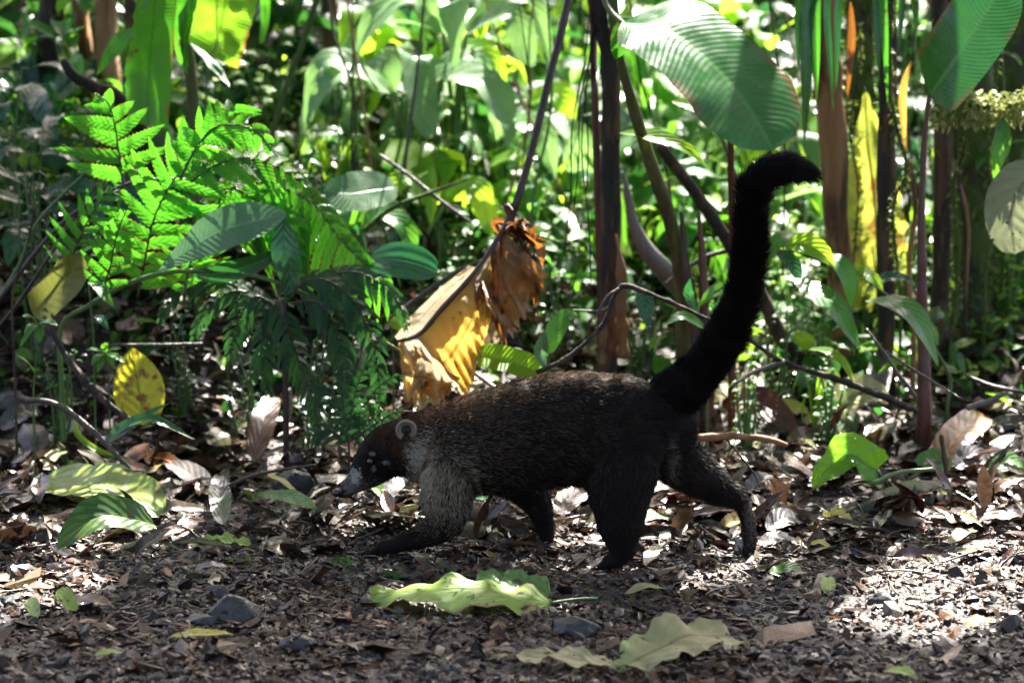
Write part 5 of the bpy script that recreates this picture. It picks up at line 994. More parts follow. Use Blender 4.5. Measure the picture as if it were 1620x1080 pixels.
# dense undergrowth nobody could count
UG = plain_mat('undergrowth_leaf', 0.45, 0.4, 40, trw=0.5, coat=0.0, var=0.15)
def undergrowth():
    rs = np.random.RandomState(77); mb = MB()
    T1 = [leaf_template(s_, 6, 1, f_, d_, a_) for s_, f_, d_, a_ in (('ovate', 14, 0.35, 0.5), ('lance', 18, 0.5, 0.3), ('round', 8, 0.2, 0.7), ('lance', 12, 0.6, 0.2))]
    N_ = 22000
    y = 5.90+rs.rand(N_)**0.95*6.0; x = rs.uniform(-1, 1, N_)*(0.16*y+0.9); x = np.where((y < 6.12) & (rs.rand(N_) < 0.6), x+9, x)
    q = np.stack([x, y], -1); cl = vnoise(q, 2.6, 4)*0.6+vnoise(q, 6.0, 5)*0.4; keep = (cl > -0.25) | (y < 6.9); x, y, cl = x[keep], y[keep], cl[keep]; n = len(x)
    hmax = np.clip(0.10+0.30*np.clip(cl+0.2, 0, 1)+0.09*(y-6.3), 0.05, 0.75); hmax = np.where(y < 6.5, hmax*0.55, hmax)
    z = H(x, y)+hmax*rs.rand(n)**0.7; s = rs.choice([0.045, 0.08, 0.13, 0.19], n, p=[.3, .32, .26, .12])*rs.uniform(0.7, 1.3, n)
    s = np.where(y < 6.6, np.minimum(s, 0.06), s*np.clip(0.7+0.25*(y-6.5), 0.7, 1.3))
    hue = rs.rand(n)[:, None]; c0 = np.array([0.035, 0.13, 0.018]); c1 = np.array([0.22, 0.40, 0.03]); c2 = np.array([0.07, 0.16, 0.08])
    cc = np.where(hue < 0.6, c0*(0.7+hue), np.where(hue < 0.85, c1*(0.4+hue*0.7), c2))
    Mx = rotm(rs.rand(n)*2*PI, -0.35+rs.randn(n)*0.45, rs.randn(n)*0.4)*s[:, None, None]; k = rs.randint(0, 4, n)
    for i in range(4):
        f = k == i; scatter(mb, T1[i][0], T1[i][1], T1[i][2], T1[i][3], np.stack([x, y, z], -1)[f], Mx[f], cc[f])
    obj('undergrowth', mb, UG, label='tangled leafy ground cover filling the slope behind', kind='stuff')
undergrowth()

# ------------------------------------------------------------------ unseen shade trees, added; crown gaps shaped to let sun onto the LIT spots
LIT = [(G(px, py), r) for px, py, r in [(1420, 945, .08), (1480, 935, .10), (1550, 925, .10), (1610, 912, .10), (1670, 905, .12), (1370, 925, .06), (1460, 975, .06), (1300, 905, .04), (15, 945, .05), (60, 935, .035), (1560, 690, .1), (1500, 660, .1), (1590, 625, .12), (1440, 700, .06), (1150, 760, .05), (1200, 742, .04), (1340, 800, .05), (1470, 705, .05), (1240, 670, .05), (560, 990, .0)]]
LIT += [(P(*a), r) for a, r in [((760, 618, 5.05), .03), ((850, 592, 5.04), .04), ((930, 586, 5.02), .03), ((1540, 300, 6.4), .15), ((1322, 260, 6.25), .12), ((1300, 80, 6.1), .1), ((968, 480, 5.95), .05), ((250, 270, 5.74), .08), ((1360, 150, 6.6), .15), ((1090, 660, 5.5), .06), ((130, 240, 5.74), .10), ((200, 200, 5.74), .06), ((150, 180, 5.74), .05), ((340, 230, 5.74), .12), ((400, 250, 5.74), .05), ((210, 400, 5.74), .04),
    ((700, 540, 5.62), .13), ((760, 450, 5.64), .08), ((690, 610, 5.54), .12), ((830, 440, 5.6), .05), ((1150, 130, 5.64), .16), ((1080, 70, 5.7), .1), ((1215, 200, 5.6), .08), ((1310, 500, 5.68), .10), ((1430, 510, 5.67), .10), ((1300, 410, 5.74), .08), ((1520, 80, 5.82), .13), ((1250, 420, 6.4), .15), ((1560, 60, 6.4), .1), ((1250, 300, 6.8), .2),
    ((1550, 170, 5.98), .14), ((1500, 150, 5.95), .09), ((1335, 740, 5.3), .05), ((360, 60, 6.1), .12), ((240, 160, 6.08), .05), ((350, 385, 5.6), .05), ((1090, 185, 5.85), .05), ((1050, 230, 5.82), .06), ((800, 580, 5.6), .06), ((890, 520, 5.6), .04), ((1370, 300, 6.5), .1), ((1430, 200, 6.08), .05), ((1020, 330, 6.2), .04), ((1395, 640, 5.5), .03), ((690, 205, 6.7), .3), ((560, 130, 6.8), .25), ((760, 130, 7.0), .3), ((640, 330, 6.4), .15), ((570, 300, 6.22), .1), ((640, 410, 5.71), .03)]]
def canopy():
    rs = np.random.RandomState(31); N_ = 52000
    hx = rs.uniform(-4.0, 4.0, N_); hy = rs.uniform(-3.0, 13.0, N_); fr_ = rs.rand(N_) < 0.42; hy = np.where(fr_, rs.uniform(3.4, 6.3, N_), hy); hx = np.where(fr_, hx*0.42, hx); z0 = 0.15+np.maximum(hy-6, 0)*0.15; cz = rs.uniform(3.3, 5.6, N_)
    k = (cz-z0)/SUNV[2]; C_ = np.stack([hx, hy, z0], -1)+SUNV[None]*k[:, None]
    q = np.stack([hx, hy], -1); nz = 0.6*vnoise(q, 2.2, 8)+0.4*vnoise(q, 5.5, 9)
    thr = np.interp(hy, [-5, 5.9, 6.3, 7.0, 13], [-2, -2, 0.0, 0.3, 0.4]); thr = np.where((hx < -0.55) & (hy < 7.6), np.minimum(thr, -0.15), thr); thr = np.where((hx > 1.3) & (hy > 6.2), thr-0.1, thr); thr = np.where((np.abs(hx-0.25) < 0.85) & (hy > 6.7), thr+0.35, thr)
    thr = np.where((hx < 0.15) & (hy < 6.6), -2, thr)
    keep = nz > thr
    for t, r in LIT:
        if r <= 0: continue
        d = C_-t; d = d-(d@SUNV)[:, None]*SUNV; dist = np.linalg.norm(d, axis=1); keep &= dist > r+(0.10 if t[2] < 0.3 and t[1] < 5.3 else 0.065)
    C_ = C_[keep]; hx = hx[keep]; n = len(C_)
    T_ = leaf_template('ovate', 6, 1, 12, 0.3, 0.55); s = rs.uniform(0.11, 0.17, n)
    Mx = rotm(rs.rand(n)*2*PI, rs.randn(n)*0.35, rs.randn(n)*0.35)*s[:, None, None]
    cc = np.array([0.035, 0.11, 0.02])*rs.uniform(0.7, 1.3, (n, 1)); m = plain_mat('canopy_leaf', 0.4, 0.3, 40, trw=0.25, coat=0.2, var=0.15)
    P_ = C_-np.einsum('nij,j->ni', Mx, np.array([0, 0.5, 0]))
    for sd, x0, y0, lab in ((-1, -3.1, 10.5, 'unseen tree added on the left, its crown gapped to shape the sunlight'), (1, 3.4, 9.0, 'unseen tree added on the right, its crown gapped to shape the sunlight')):
        f = (hx*sd > 0); g = gz(x0, y0); t = thing('added_shade_tree', lab, 'tree', (x0, y0, g), 'unseen shade trees added over the path')
        tm = MB(); top = np.array([x0*0.8, y0-0.5, 4.6]); tube(tm, [(x0, y0, g-0.2), (x0*0.97, y0, 1.6), (x0*0.9, y0-0.2, 3.0), top], [0.17, 0.13, 0.11, 0.06], 14, 40, rough=0.12); obj('trunk', tm, M['moss'], t)
        idx = rs.choice(np.where(f)[0], 22, replace=False)
        for i in idx[:22]:
            b = MB(); e = C_[i]; s0 = np.array([x0*0.92, y0-0.15, 2.6+rs.rand()*1.6]); tube(b, [s0, (s0+e)/2+[0, 0, 0.25], e], [0.035, 0.02, 0.006], 6, 16, rough=0.1); obj('branch', b, M['dark'], t)
        mb = MB(); scatter(mb, T_[0], T_[1], T_[2], T_[3], P_[f], Mx[f], cc[f]); obj('crown', mb, m, t)
canopy()
# ------------------------------------------------------------------ fallen leaves that can be told apart
def fl_mat(nm, a, b=None, spot=None, tr=None, **k):
    k.setdefault('veins', 8); k.setdefault('slant', 2.2); k.setdefault('rough', 0.33); k.setdefault('bump', 0.5); k.setdefault('bdist', 0.0012); k.setdefault('vein_amt', 0.22); k.setdefault('trw', 0.2)
    return leaf_mat(nm, a, b, tr or tuple(min(.9, x*2) for x in a), spot=spot, **k)
F = {
 'brown': fl_mat('litter_brown', (0.085, 0.036, 0.022), (0.13, 0.058, 0.036), vein_col=(0.2, 0.12, 0.08), coat=0.4),
 'dark': fl_mat('litter_black', (0.022, 0.018, 0.018), (0.04, 0.033, 0.032), vein_col=(0.07, 0.06, 0.055), coat=0.6, trw=0.0),
 'grey': fl_mat('litter_grey', (0.09, 0.075, 0.07), (0.14, 0.12, 0.115), vein_col=(0.09, 0.07, 0.07), coat=0.3, trw=0.05),
 'red': fl_mat('litter_dark_red', (0.07, 0.010, 0.010), (0.11, 0.02, 0.014), vein_col=(0.05, 0.01, 0.01), tr=(0.4, 0.03, 0.02), coat=0.4),
 'green': fl_mat('fallen_green', (0.09, 0.20, 0.03), (0.13, 0.25, 0.06), spot=(0.06, 0.05, 0.02), spot_lo=0.64, spot_hi=0.69, vein_col=(0.2, 0.3, 0.1)),
 'lime': fl_mat('fallen_lime', (0.24, 0.36, 0.05), (0.32, 0.42, 0.08), spot=(0.03, 0.025, 0.012), spot_lo=0.63, spot_hi=0.66, spot_scale=60, edge=(0.2, 0.12, 0.04), patch=(0.2, 0.34, 0.05), patch_lo=0.55, patch_scale=12, vein_col=(0.24, 0.38, 0.06), bump=0.7, rough=0.5),
 'mott': fl_mat('fallen_mottled', (0.22, 0.34, 0.05), (0.30, 0.36, 0.08), spot=(0.12, 0.08, 0.03), spot_lo=0.6, spot_hi=0.68, spot_scale=24, patch=(0.42, 0.42, 0.36), patch_lo=0.62, patch_scale=14, vein_col=(0.4, 0.45, 0.16)),
 'deep': fl_mat('fallen_deep_green', (0.03, 0.10, 0.015), (0.07, 0.15, 0.02), spot=(0.16, 0.10, 0.02), spot_lo=0.62, spot_hi=0.7, spot_scale=24, patch=(0.30, 0.30, 0.10), patch_lo=0.56, patch_scale=11, vein_col=(0.3, 0.34, 0.08)),
 'yellow': fl_mat('fallen_yellow', (0.60, 0.50, 0.08), (0.66, 0.58, 0.16), spot=(0.22, 0.12, 0.03), spot_lo=0.64, spot_hi=0.7, vein_col=(0.5, 0.42, 0.1), tr=(0.8, 0.6, 0.06)),
 'tan': fl_mat('fallen_tan', (0.34, 0.33, 0.14), (0.40, 0.34, 0.16), spot=(0.035, 0.022, 0.012), spot_lo=0.62, spot_hi=0.66, spot_scale=50, vein_col=(0.24, 0.17, 0.06), patch=(0.36, 0.42, 0.15), rough=0.5),
 'holed': fl_mat('eaten_green', (0.04, 0.15, 0.06), (0.06, 0.19, 0.09), spot=(0.10, 0.07, 0.03), spot_lo=0.66, spot_hi=0.7, holes=75, coat=0.3, veins=10, slant=1.6, vein_col=(0.12, 0.26, 0.14)),
 'heart': fl_mat('eaten_lime', (0.13, 0.32, 0.02), (0.16, 0.37, 0.03), holes=110, tr=(0.32, 0.75, 0.04), trw=0.5, veins=6, slant=2.6, vein_col=(0.08, 0.22, 0.02)),
 'skel': fl_mat('eaten_yellow_green', (0.18, 0.30, 0.12), (0.40, 0.38, 0.16), holes=60, veins=12, slant=1.4, vein_col=(0.36, 0.4, 0.2)),
 'orange': fl_mat('litter_orange', (0.34, 0.15, 0.04), (0.24, 0.10, 0.03), spot=(0.05, 0.02, 0.01), spot_lo=0.58, spot_hi=0.68, spot_scale=30, tr=(0.7, 0.3, 0.05)),
 'cream': fl_mat('litter_cream', (0.42, 0.33, 0.22), (0.5, 0.42, 0.3), vein_col=(0.3, 0.2, 0.12), veins=12),
}
AVOID = [(P(x_, y_, 5.07)*[1, 1, 0], r_) for x_, y_, r_ in ((545, 790, .06), (600, 800, .05), (600, 870, .05), (660, 860, .05), (560, 870, .05), (975, 900, .07), (930, 905, .05), (1186, 885, .05), (860, 872, .05))]
def fallen(label, b, t, w, shape, m, tilt=25, lift=(0.004, 0.01, 0.004), stalk=None, name='fallen_leaf', side=0.0, **o):
    gb, gt = G(*b), G(*t); AVOID.append(((gb+gt)/2, max(w, 0.6*np.linalg.norm((gt-gb)[:2]))*0.55)); lift = [a+(0.012 if gb[1] > 5.15 else 0.002) for a in lift]; d = gt-gb; L = np.linalg.norm(d[:2]); n = 7
    perp = np.array([-d[1], d[0], 0])/(L+1e-9); pts = []
    for i in range(n):
        u = i/(n-1.0); x = gb[0]+d[0]*u+perp[0]*side*L*math.sin(PI*u); y = gb[1]+d[1]*u+perp[1]*side*L*math.sin(PI*u)
        pts.append(np.array([x, y, gz(x, y)+np.interp(u, [0, .5, 1], lift)+0.003+w*0.42*math.sin(R(abs(tilt)))*math.sin(PI*min(1, max(u, .08)))**0.6]))
    nr = (0, -math.sin(R(tilt)), math.cos(R(tilt))); o.setdefault('fold', 7); o.setdefault('ripple', 0.02); o.setdefault('curl', 0.05)
    base = np.array([gb[0], gb[1], gz(gb[0], gb[1])]); th = thing(name, label, 'leaf', base, 'fallen leaves on the forest floor')
    mb = MB(); leaf(mb, pts, w, shape, nr, nu=26, nv=5, seed=int(b[0]+b[1]), **o); obj('blade', mb, F[m], th)
    if stalk:
        s = G(*stalk); mid = (pts[0]+s)/2+[0, 0, 0.008]; mb = MB(); tube(mb, [pts[0], mid, s+np.array([0, 0, 0.012])], [0.0026, 0.0022, 0.0026], 7, 12, rough=0.1); obj('leaf_stalk', mb, M['lstem'], th)
    return th
FL = [
 ('big spotted lime leaf with a thick stalk lying in front of the animal', (872, 970), (586, 958), .108, 'oblong', 'lime', dict(tilt=11, lift=(0.006, .020, .012), stalk=(945, 958), ripple=0.085, rk=2.1, fold=-8, jag=0.28)),
 ('green curled leaf edge showing behind the big spotted lime leaf', (872, 955), (735, 948), .07, 'oblong', 'green', dict(tilt=18, ripple=0.06)),
 ('large mottled green leaf, the rear one of the overlapping pair on the left', (62, 790), (252, 838), .118, 'oblong', 'mott', dict(tilt=22, lift=(.008, .02, .006))),
 ('large glossy green leaf with a yellow midrib, the front one of the left pair', (245, 862), (90, 892), .11, 'ovate', 'deep', dict(tilt=40, lift=(.006, .016, .004), fold=16)),
 ('small lime leaf with its stalk upright, left of the front paw', (398, 872), (310, 872), .05, 'ovate', 'lime', dict(tilt=10, ripple=0.08, fold=16)),
 ('ragged yellow-green leaf lying in the very front, left piece', (990, 1068), (780, 1052), .06, 'lance', 'tan', dict(tilt=8, ripple=0.08, jag=0.3)),
 ('large torn tan-green leaf lying in the very front, right piece', (985, 1075), (1185, 1040), .15, 'ovate', 'tan', dict(tilt=18, ripple=0.05, lift=(.004, .02, .01), jag=0.25)),
 ('green insect-eaten leaf lying under the animal\'s belly', (742, 815), (870, 832), .11, 'ovate', 'holed', dict(tilt=32, lift=(.01, .02, .012))),
 ('eaten bright green heart-shaped leaf propped up right of the far hind foot', (1385, 800), (1285, 806), .115, 'heart', 'heart', dict(tilt=60, lift=(.03, .035, .015), stalk=(1412, 790), ripple=0.03, fold=22, sweep=0.5, jag=0.2)),
 ('brown pointed leaf standing upright behind the snout', (402, 752), (440, 700), .07, 'ovate', 'brown', dict(tilt=60, lift=(0.0, .04, .07))),
 ('grey glossy curled leaf on the left litter, above the black one', (335, 792), (255, 748), .05, 'lance', 'grey', dict(tilt=24)),
 ('orange-brown curled leaf touching the grey glossy one', (232, 742), (290, 762), .03, 'lance', 'orange', dict(tilt=25, fold=24)),
 ('upright black leaf beside the small lime leaf', (352, 852), (345, 800), .055, 'ovate', 'dark', dict(tilt=35, lift=(0, .02, .04))),
 ('brown folded leaf left of the small lime leaf', (275, 870), (330, 830), .045, 'ovate', 'brown', dict(tilt=40)),
 ('narrow pale green leaf lying left of the snout', (410, 800), (506, 832), .045, 'lance', 'green', dict(tilt=22)),
 ('thin yellow leaf lying across the narrow pale green one', (415, 776), (480, 808), .012, 'lance', 'yellow', dict(tilt=25, lift=(.02, .02, .01))),
 ('green curled leaf under the animal\'s chin', (560, 790), (620, 815), .045, 'ovate', 'green', dict(tilt=35, fold=22)),
 ('grey leaf leaning under the animal\'s throat', (608, 815), (652, 792), .05, 'ovate', 'grey', dict(tilt=45, lift=(0, .02, .03))),
 ('tan ribbed dead leaf behind the chin', (600, 790), (660, 775), .05, 'ovate', 'cream', dict(tilt=40)),
 ('small lime leaf in the far front, left of the middle stones', (150, 1048), (200, 1045), .022, 'ovate', 'lime', dict(tilt=14)),
 ('long yellow leaf lying right of the front stones', (272, 1016), (372, 1014), .022, 'lance', 'yellow', dict(tilt=14)),
 ('curled pair of pale green leaflets at the front left', (120, 985), (85, 960), .045, 'ovate', 'lime', dict(tilt=45, fold=25)),
 ('pale green leaflet lying left of the curled pair', (60, 992), (40, 968), .035, 'ovate', 'mott', dict(tilt=40, fold=25)),
 ('round yellow heart leaf on the bare soil at the right', (1310, 948), (1308, 926), .034, 'heart', 'lime', dict(tilt=35)),
 ('pale oval leaf on the soil, left of the round yellow one', (1216, 918), (1270, 914), .03, 'oblong', 'green', dict(tilt=12)),
 ('slim yellow-green leaf on the soil behind the big lime leaf', (745, 937), (815, 934), .022, 'lance', 'lime', dict(tilt=12)),
 ('small tan-green leaf right of the big lime leaf\'s stalk', (988, 955), (1055, 945), .02, 'lance', 'tan', dict(tilt=14)),
 ('yellow leaf at the edge of the sun patch', (1528, 1004), (1572, 995), .03, 'ovate', 'yellow', dict(tilt=16)),
 ('small lime leaf cut by the bottom edge on the right', (1400, 1072), (1450, 1082), .04, 'ovate', 'lime', dict(tilt=12)),
 ('upright pointed grey-brown leaf beside the maroon stem', (1380, 672), (1400, 625), .07, 'ovate', 'grey', dict(tilt=55, lift=(0, .04, .08))),
 ('curled olive leaf propped against the grey-brown one', (1315, 682), (1405, 668), .11, 'ovate', 'tan', dict(tilt=42, lift=(.01, .02, .02), fold=20)),
 ('bright yellow leaf right of the rump', (1208, 672), (1280, 672), .055, 'ovate', 'yellow', dict(tilt=36)),
 ('second smaller yellow leaf just below the bright yellow one', (1270, 690), (1315, 688), .03, 'lance', 'yellow', dict(tilt=30)),
 ('dark red glossy leaf right of the rump', (1140, 672), (1265, 712), .07, 'lance', 'red', dict(tilt=48, lift=(.02, .02, .004))),
 ('dark red leaf beside the eaten heart-shaped leaf', (1245, 735), (1292, 712), .05, 'ovate', 'red', dict(tilt=60)),
 ('speckled tan leaf lying behind the root of the tail', (1075, 672), (1192, 655), .12, 'lance', 'tan', dict(tilt=28, lift=(.01, .03, .01))),
 ('grey folded leaf behind the animal\'s lower back', (1012, 615), (1085, 600), .085, 'ovate', 'grey', dict(tilt=50, lift=(.01, .03, .03))),
 ('brown and yellow curved leaf at the right behind the low green leaves', (1478, 760), (1560, 700), .065, 'oblong', 'orange', dict(tilt=45, lift=(.0, .02, .03))),
 ('small round green leaf at the right beside the yellow stub', (1500, 772), (1452, 758), .05, 'round', 'green', dict(tilt=35, lift=(.01, .02, .01))),
 ('pale veined green leaf at the right edge', (1565, 775), (1625, 765), .055, 'ovate', 'green', dict(tilt=40, lift=(.01, .02, .01))),
 ('grey-veined dull leaf between the two green ones at the right', (1510, 770), (1565, 755), .06, 'ovate', 'grey', dict(tilt=42, lift=(.01, .02, .01))),
 ('grey curled leaf just right of the far hind foot', (1200, 875), (1262, 868), .045, 'ovate', 'grey', dict(tilt=20)),
 ('black shiny leaf behind the far hind foot', (1212, 860), (1275, 845), .045, 'lance', 'dark', dict(tilt=35)),
 ('grey-purple leaf lying behind the far hind leg', (1180, 800), (1238, 785), .06, 'ovate', 'grey', dict(tilt=30)),
 ('thin yellow leaf lying on the litter right of the far hind foot', (1275, 872), (1318, 876), .015, 'lance', 'yellow', dict(tilt=20)),
 ('crumpled yellow leaf above the thin yellow one', (1295, 842), (1352, 850), .03, 'lance', 'yellow', dict(tilt=30, fold=30, ripple=0.12)),
 ('brown leaf behind the near hind leg', (880, 835), (940, 800), .07, 'ovate', 'brown', dict(tilt=25)),
 ('dark red leaf between the hind legs', (1028, 810), (1072, 825), .035, 'lance', 'red', dict(tilt=30)),
 ('purple-brown leaf between the hind legs, above the dark red one', (1010, 790), (1075, 800), .07, 'ovate', 'brown', dict(tilt=32)),
 ('dull tan leaf under the far hind leg', (1000, 848), (1070, 838), .035, 'lance', 'tan', dict(tilt=20)),
 ('pale cream leaf behind the near hind foot', (1020, 905), (1048, 868), .028, 'lance', 'cream', dict(tilt=15, jag=0.3)),
 ('dark brown leaf at the left edge, partly in shadow', (0, 700), (70, 672), .07, 'ovate', 'dark', dict(tilt=30)),
 ('brown leaf in the shadow under the olive leaf', (60, 590), (130, 560), .12, 'ovate', 'brown', dict(tilt=40)),
 ('black leaf on the left litter below the stick', (20, 712), (95, 722), .05, 'ovate', 'dark', dict(tilt=24)),
 ('tan leaf hanging over the litter at the left', (70, 762), (105, 735), .05, 'ovate', 'tan', dict(tilt=40)),
 ('long dull brown leaf lying at the right edge', (1500, 845), (1625, 838), .04, 'strap', 'brown', dict(tilt=18)),
 ('olive narrow leaf on the litter at the right', (1500, 872), (1548, 850), .025, 'lance', 'tan', dict(tilt=20)),
 ('yellow-green striped leaf behind the animal\'s shoulder', (715, 640), (790, 620), .05, 'lance', 'cream', dict(tilt=30)),
 ('cream leaf in the sun at the far right litter', (1575, 668), (1605, 652), .04, 'ovate', 'cream', dict(tilt=25)),
 ('grey wet leaf in the sun on the right litter', (1440, 700), (1500, 690), .06, 'ovate', 'grey', dict(tilt=25)),
 ('second grey wet leaf below the first in the sun', (1470, 722), (1420, 742), .05, 'ovate', 'grey', dict(tilt=20)),
 ('pale oval leaf flat on the soil left of the stones', (308, 912), (360, 908), .018, 'oblong', 'grey', dict(tilt=14)),
 ('reddish brown wet leaf left of the stones', (110, 968), (180, 968), .05, 'ovate', 'brown', dict(tilt=10)),
]
for f in FL: fallen(f[0], f[1], f[2], f[3], f[4], f[5], **f[6])
# ------------------------------------------------------------------ stones
SM = plain_mat('wet_stone', 0.45, 0.8, 90, 0.003, var=0.35)
def stone(label, px, py, w, h, col=(0.05, 0.046, 0.044), seed=0):
    import bmesh
    rs = np.random.RandomState(seed); g = G(px, py); bm = bmesh.new(); pts = unit(rs.randn(22, 3))*rs.uniform(0.85, 1.0, (22, 1))
    for p in pts: bm.verts.new(p)
    r = bmesh.ops.convex_hull(bm, input=bm.verts); bmesh.ops.delete(bm, geom=list({e for e in r['geom_interior'] if isinstance(e, bmesh.types.BMVert)}), context='VERTS')
    bmesh.ops.bevel(bm, geom=list(bm.edges), offset=0.06, segments=1, affect='EDGES'); bmesh.ops.triangulate(bm, faces=list(bm.faces)); bmesh.ops.subdivide_edges(bm, edges=list(bm.edges), cuts=2, use_grid_fill=True)
    bmesh.ops.triangulate(bm, faces=list(bm.faces)); V = np.array([v.co[:] for v in bm.verts]); bm.verts.index_update(); T = np.array([[v.index for v in f.verts] for f in bm.faces]); bm.free()
    V = V*(1+0.05*fbm(V, 3, 3, seed)[:, None]); s = 5.1/FPX; V = V*np.array([w*s/2, w*s*0.42, h*s*0.55])+np.array([g[0], g[1]+w*s*0.2, g[2]+h*s*0.22])
    mb = MB(); mb.add(V, None, T, None, col); obj('stone', mb, SM, loc=(g[0], g[1], g[2]), smooth=False, label=label, cat='stone', group='stones on the path')
for i, a in enumerate([
    ('large angular stone with a dark face, right one of the front pair', 370, 985, 92, 55), ('flat grey stone, left one of the front pair', 316, 992, 62, 28), ('dark stone standing behind the front pair', 345, 950, 44, 34),
    ('dark broad stone below the big lime leaf\'s stalk', 912, 1008, 84, 40), ('flat dark stone half in the sun patch', 1395, 962, 50, 34), ('grey boulder at the left edge', 15, 665, 110, 80), ('dark grey stone on the litter left of the snout', 465, 785, 92, 60),
    ('pale stone at the front, left of the big lime leaf', 472, 1030, 62, 32), ('pale round stone under the far hind foot', 1180, 880, 60, 40, (0.30, 0.30, 0.29)), ('small dark stone at the left edge', 5, 962, 40, 26), ('low stone left of the black leaf', 60, 858, 40, 22),
    ('small dark stone between the front pair and the big lime leaf', 545, 1000, 36, 20), ('reddish stone piece inside the sun patch', 1500, 975, 40, 24), ('small stone at the foot of the big lime leaf', 790, 990, 34, 18)]):
    stone(*a[:5], col=a[5] if len(a) > 5 else (0.05, 0.046, 0.044), seed=i+5)
# a mossy lump of rotten wood
mp = [G(1365, 815)+[0, 0, .012], G(1405, 810)+[0, 0, .02], G(1440, 802)+[0, 0, .022], G(1478, 790)+[0, 0, .018]]
t = thing('rotten_log', 'short pale mossy piece of rotten wood below the eaten heart-shaped leaf', 'log', mp[0]); mb = MB()
tube(mb, mp, [0.012, 0.026, 0.028, 0.016], 14, 40, rough=0.3, seed=4); obj('wood', mb, bark_mat('rotten_wood', (0.16, 0.13, 0.09), (0.28, 0.24, 0.17), moss=(0.16, 0.20, 0.05), moss_amt=0.5, scale=(60, 60, 60)), t)
# ------------------------------------------------------------------ uncountable litter, gravel and bits
LM = plain_mat('leaf_litter_surface', 0.26, 0.7, 90, 0.0015, var=0.35, coat=0.25, trw=0.08)
def litter():
    rs = np.random.RandomState(5)
    TT = [leaf_template('ovate', 7, 2, 22, 0.15, 0.5), leaf_template('lance', 7, 2, 30, -0.1, 0.34), leaf_template('round', 7, 2, -18, 0.25, 0.7), leaf_template('lance', 6, 1, 40, 0.3, 0.22)]
    for k, tv in enumerate(TT):
        TT[k] = (tv[0]+np.stack([tv[0][:, 0]*0, tv[0][:, 0]*0, 0.05*vnoise(tv[0], 4, k)], -1),)+tv[1:]
    N_ = 15000; x = rs.uniform(-1.25, 1.25, N_); y = 4.3+rs.rand(N_)*2.9
    dens = np.interp(y, [4.3, 4.95, 5.15, 5.5, 7.2], [0.05, 0.12, 0.6, 1.0, 1.0])*np.where(x > 0.25, 1.15, 1.0)
    f = rs.rand(N_) < dens
    for c_, r_ in AVOID+[(P(x_, y_, 5.0)*[1, 1, 0], .06) for x_, y_ in ((975, 895), (1186, 885))]: f &= np.hypot(x-c_[0], (y-c_[1])*0.8) > r_
    x, y = x[f], y[f]; n = len(x); s = rs.choice([0.018, 0.03, 0.055, 0.09], n, p=[.15, .27, .34, .24])*rs.uniform(0.8, 1.2, n); s = np.where(y < 5.0, np.minimum(s, 0.03), s)
    pal = np.array([[0.075, 0.04, 0.027], [0.12, 0.07, 0.045], [0.035, 0.027, 0.024], [0.16, 0.14, 0.13], [0.11, 0.12, 0.07], [0.20, 0.14, 0.09], [0.24, 0.25, 0.15], [0.07, 0.022, 0.018], [0.38, 0.30, 0.10], [0.15, 0.18, 0.08]])
    cc = pal[rs.choice(10, n, p=[.22, .17, .22, .09, .08, .07, .04, .05, .02, .04])]*rs.uniform(0.6, 1.25, (n, 1))*np.array([0.85, 0.72, 0.60])
    Mx = rotm(rs.rand(n)*2*PI, rs.randn(n)*0.42, rs.randn(n)*0.42)*s[:, None, None]; p = np.stack([x, y, H(x, y)+0.004+(0.012*rs.rand(n)+0.22*s)*np.interp(y, [5, 5.5], [0.2, 1])], -1)
    mb = MB(); k = rs.randint(0, 4, n)
    for i in range(4):
        g = k == i; scatter(mb, *TT[i], p[g], Mx[g], cc[g])
    obj('leaf_litter', mb, LM, label='rotting leaf litter covering the forest floor', kind='stuff')
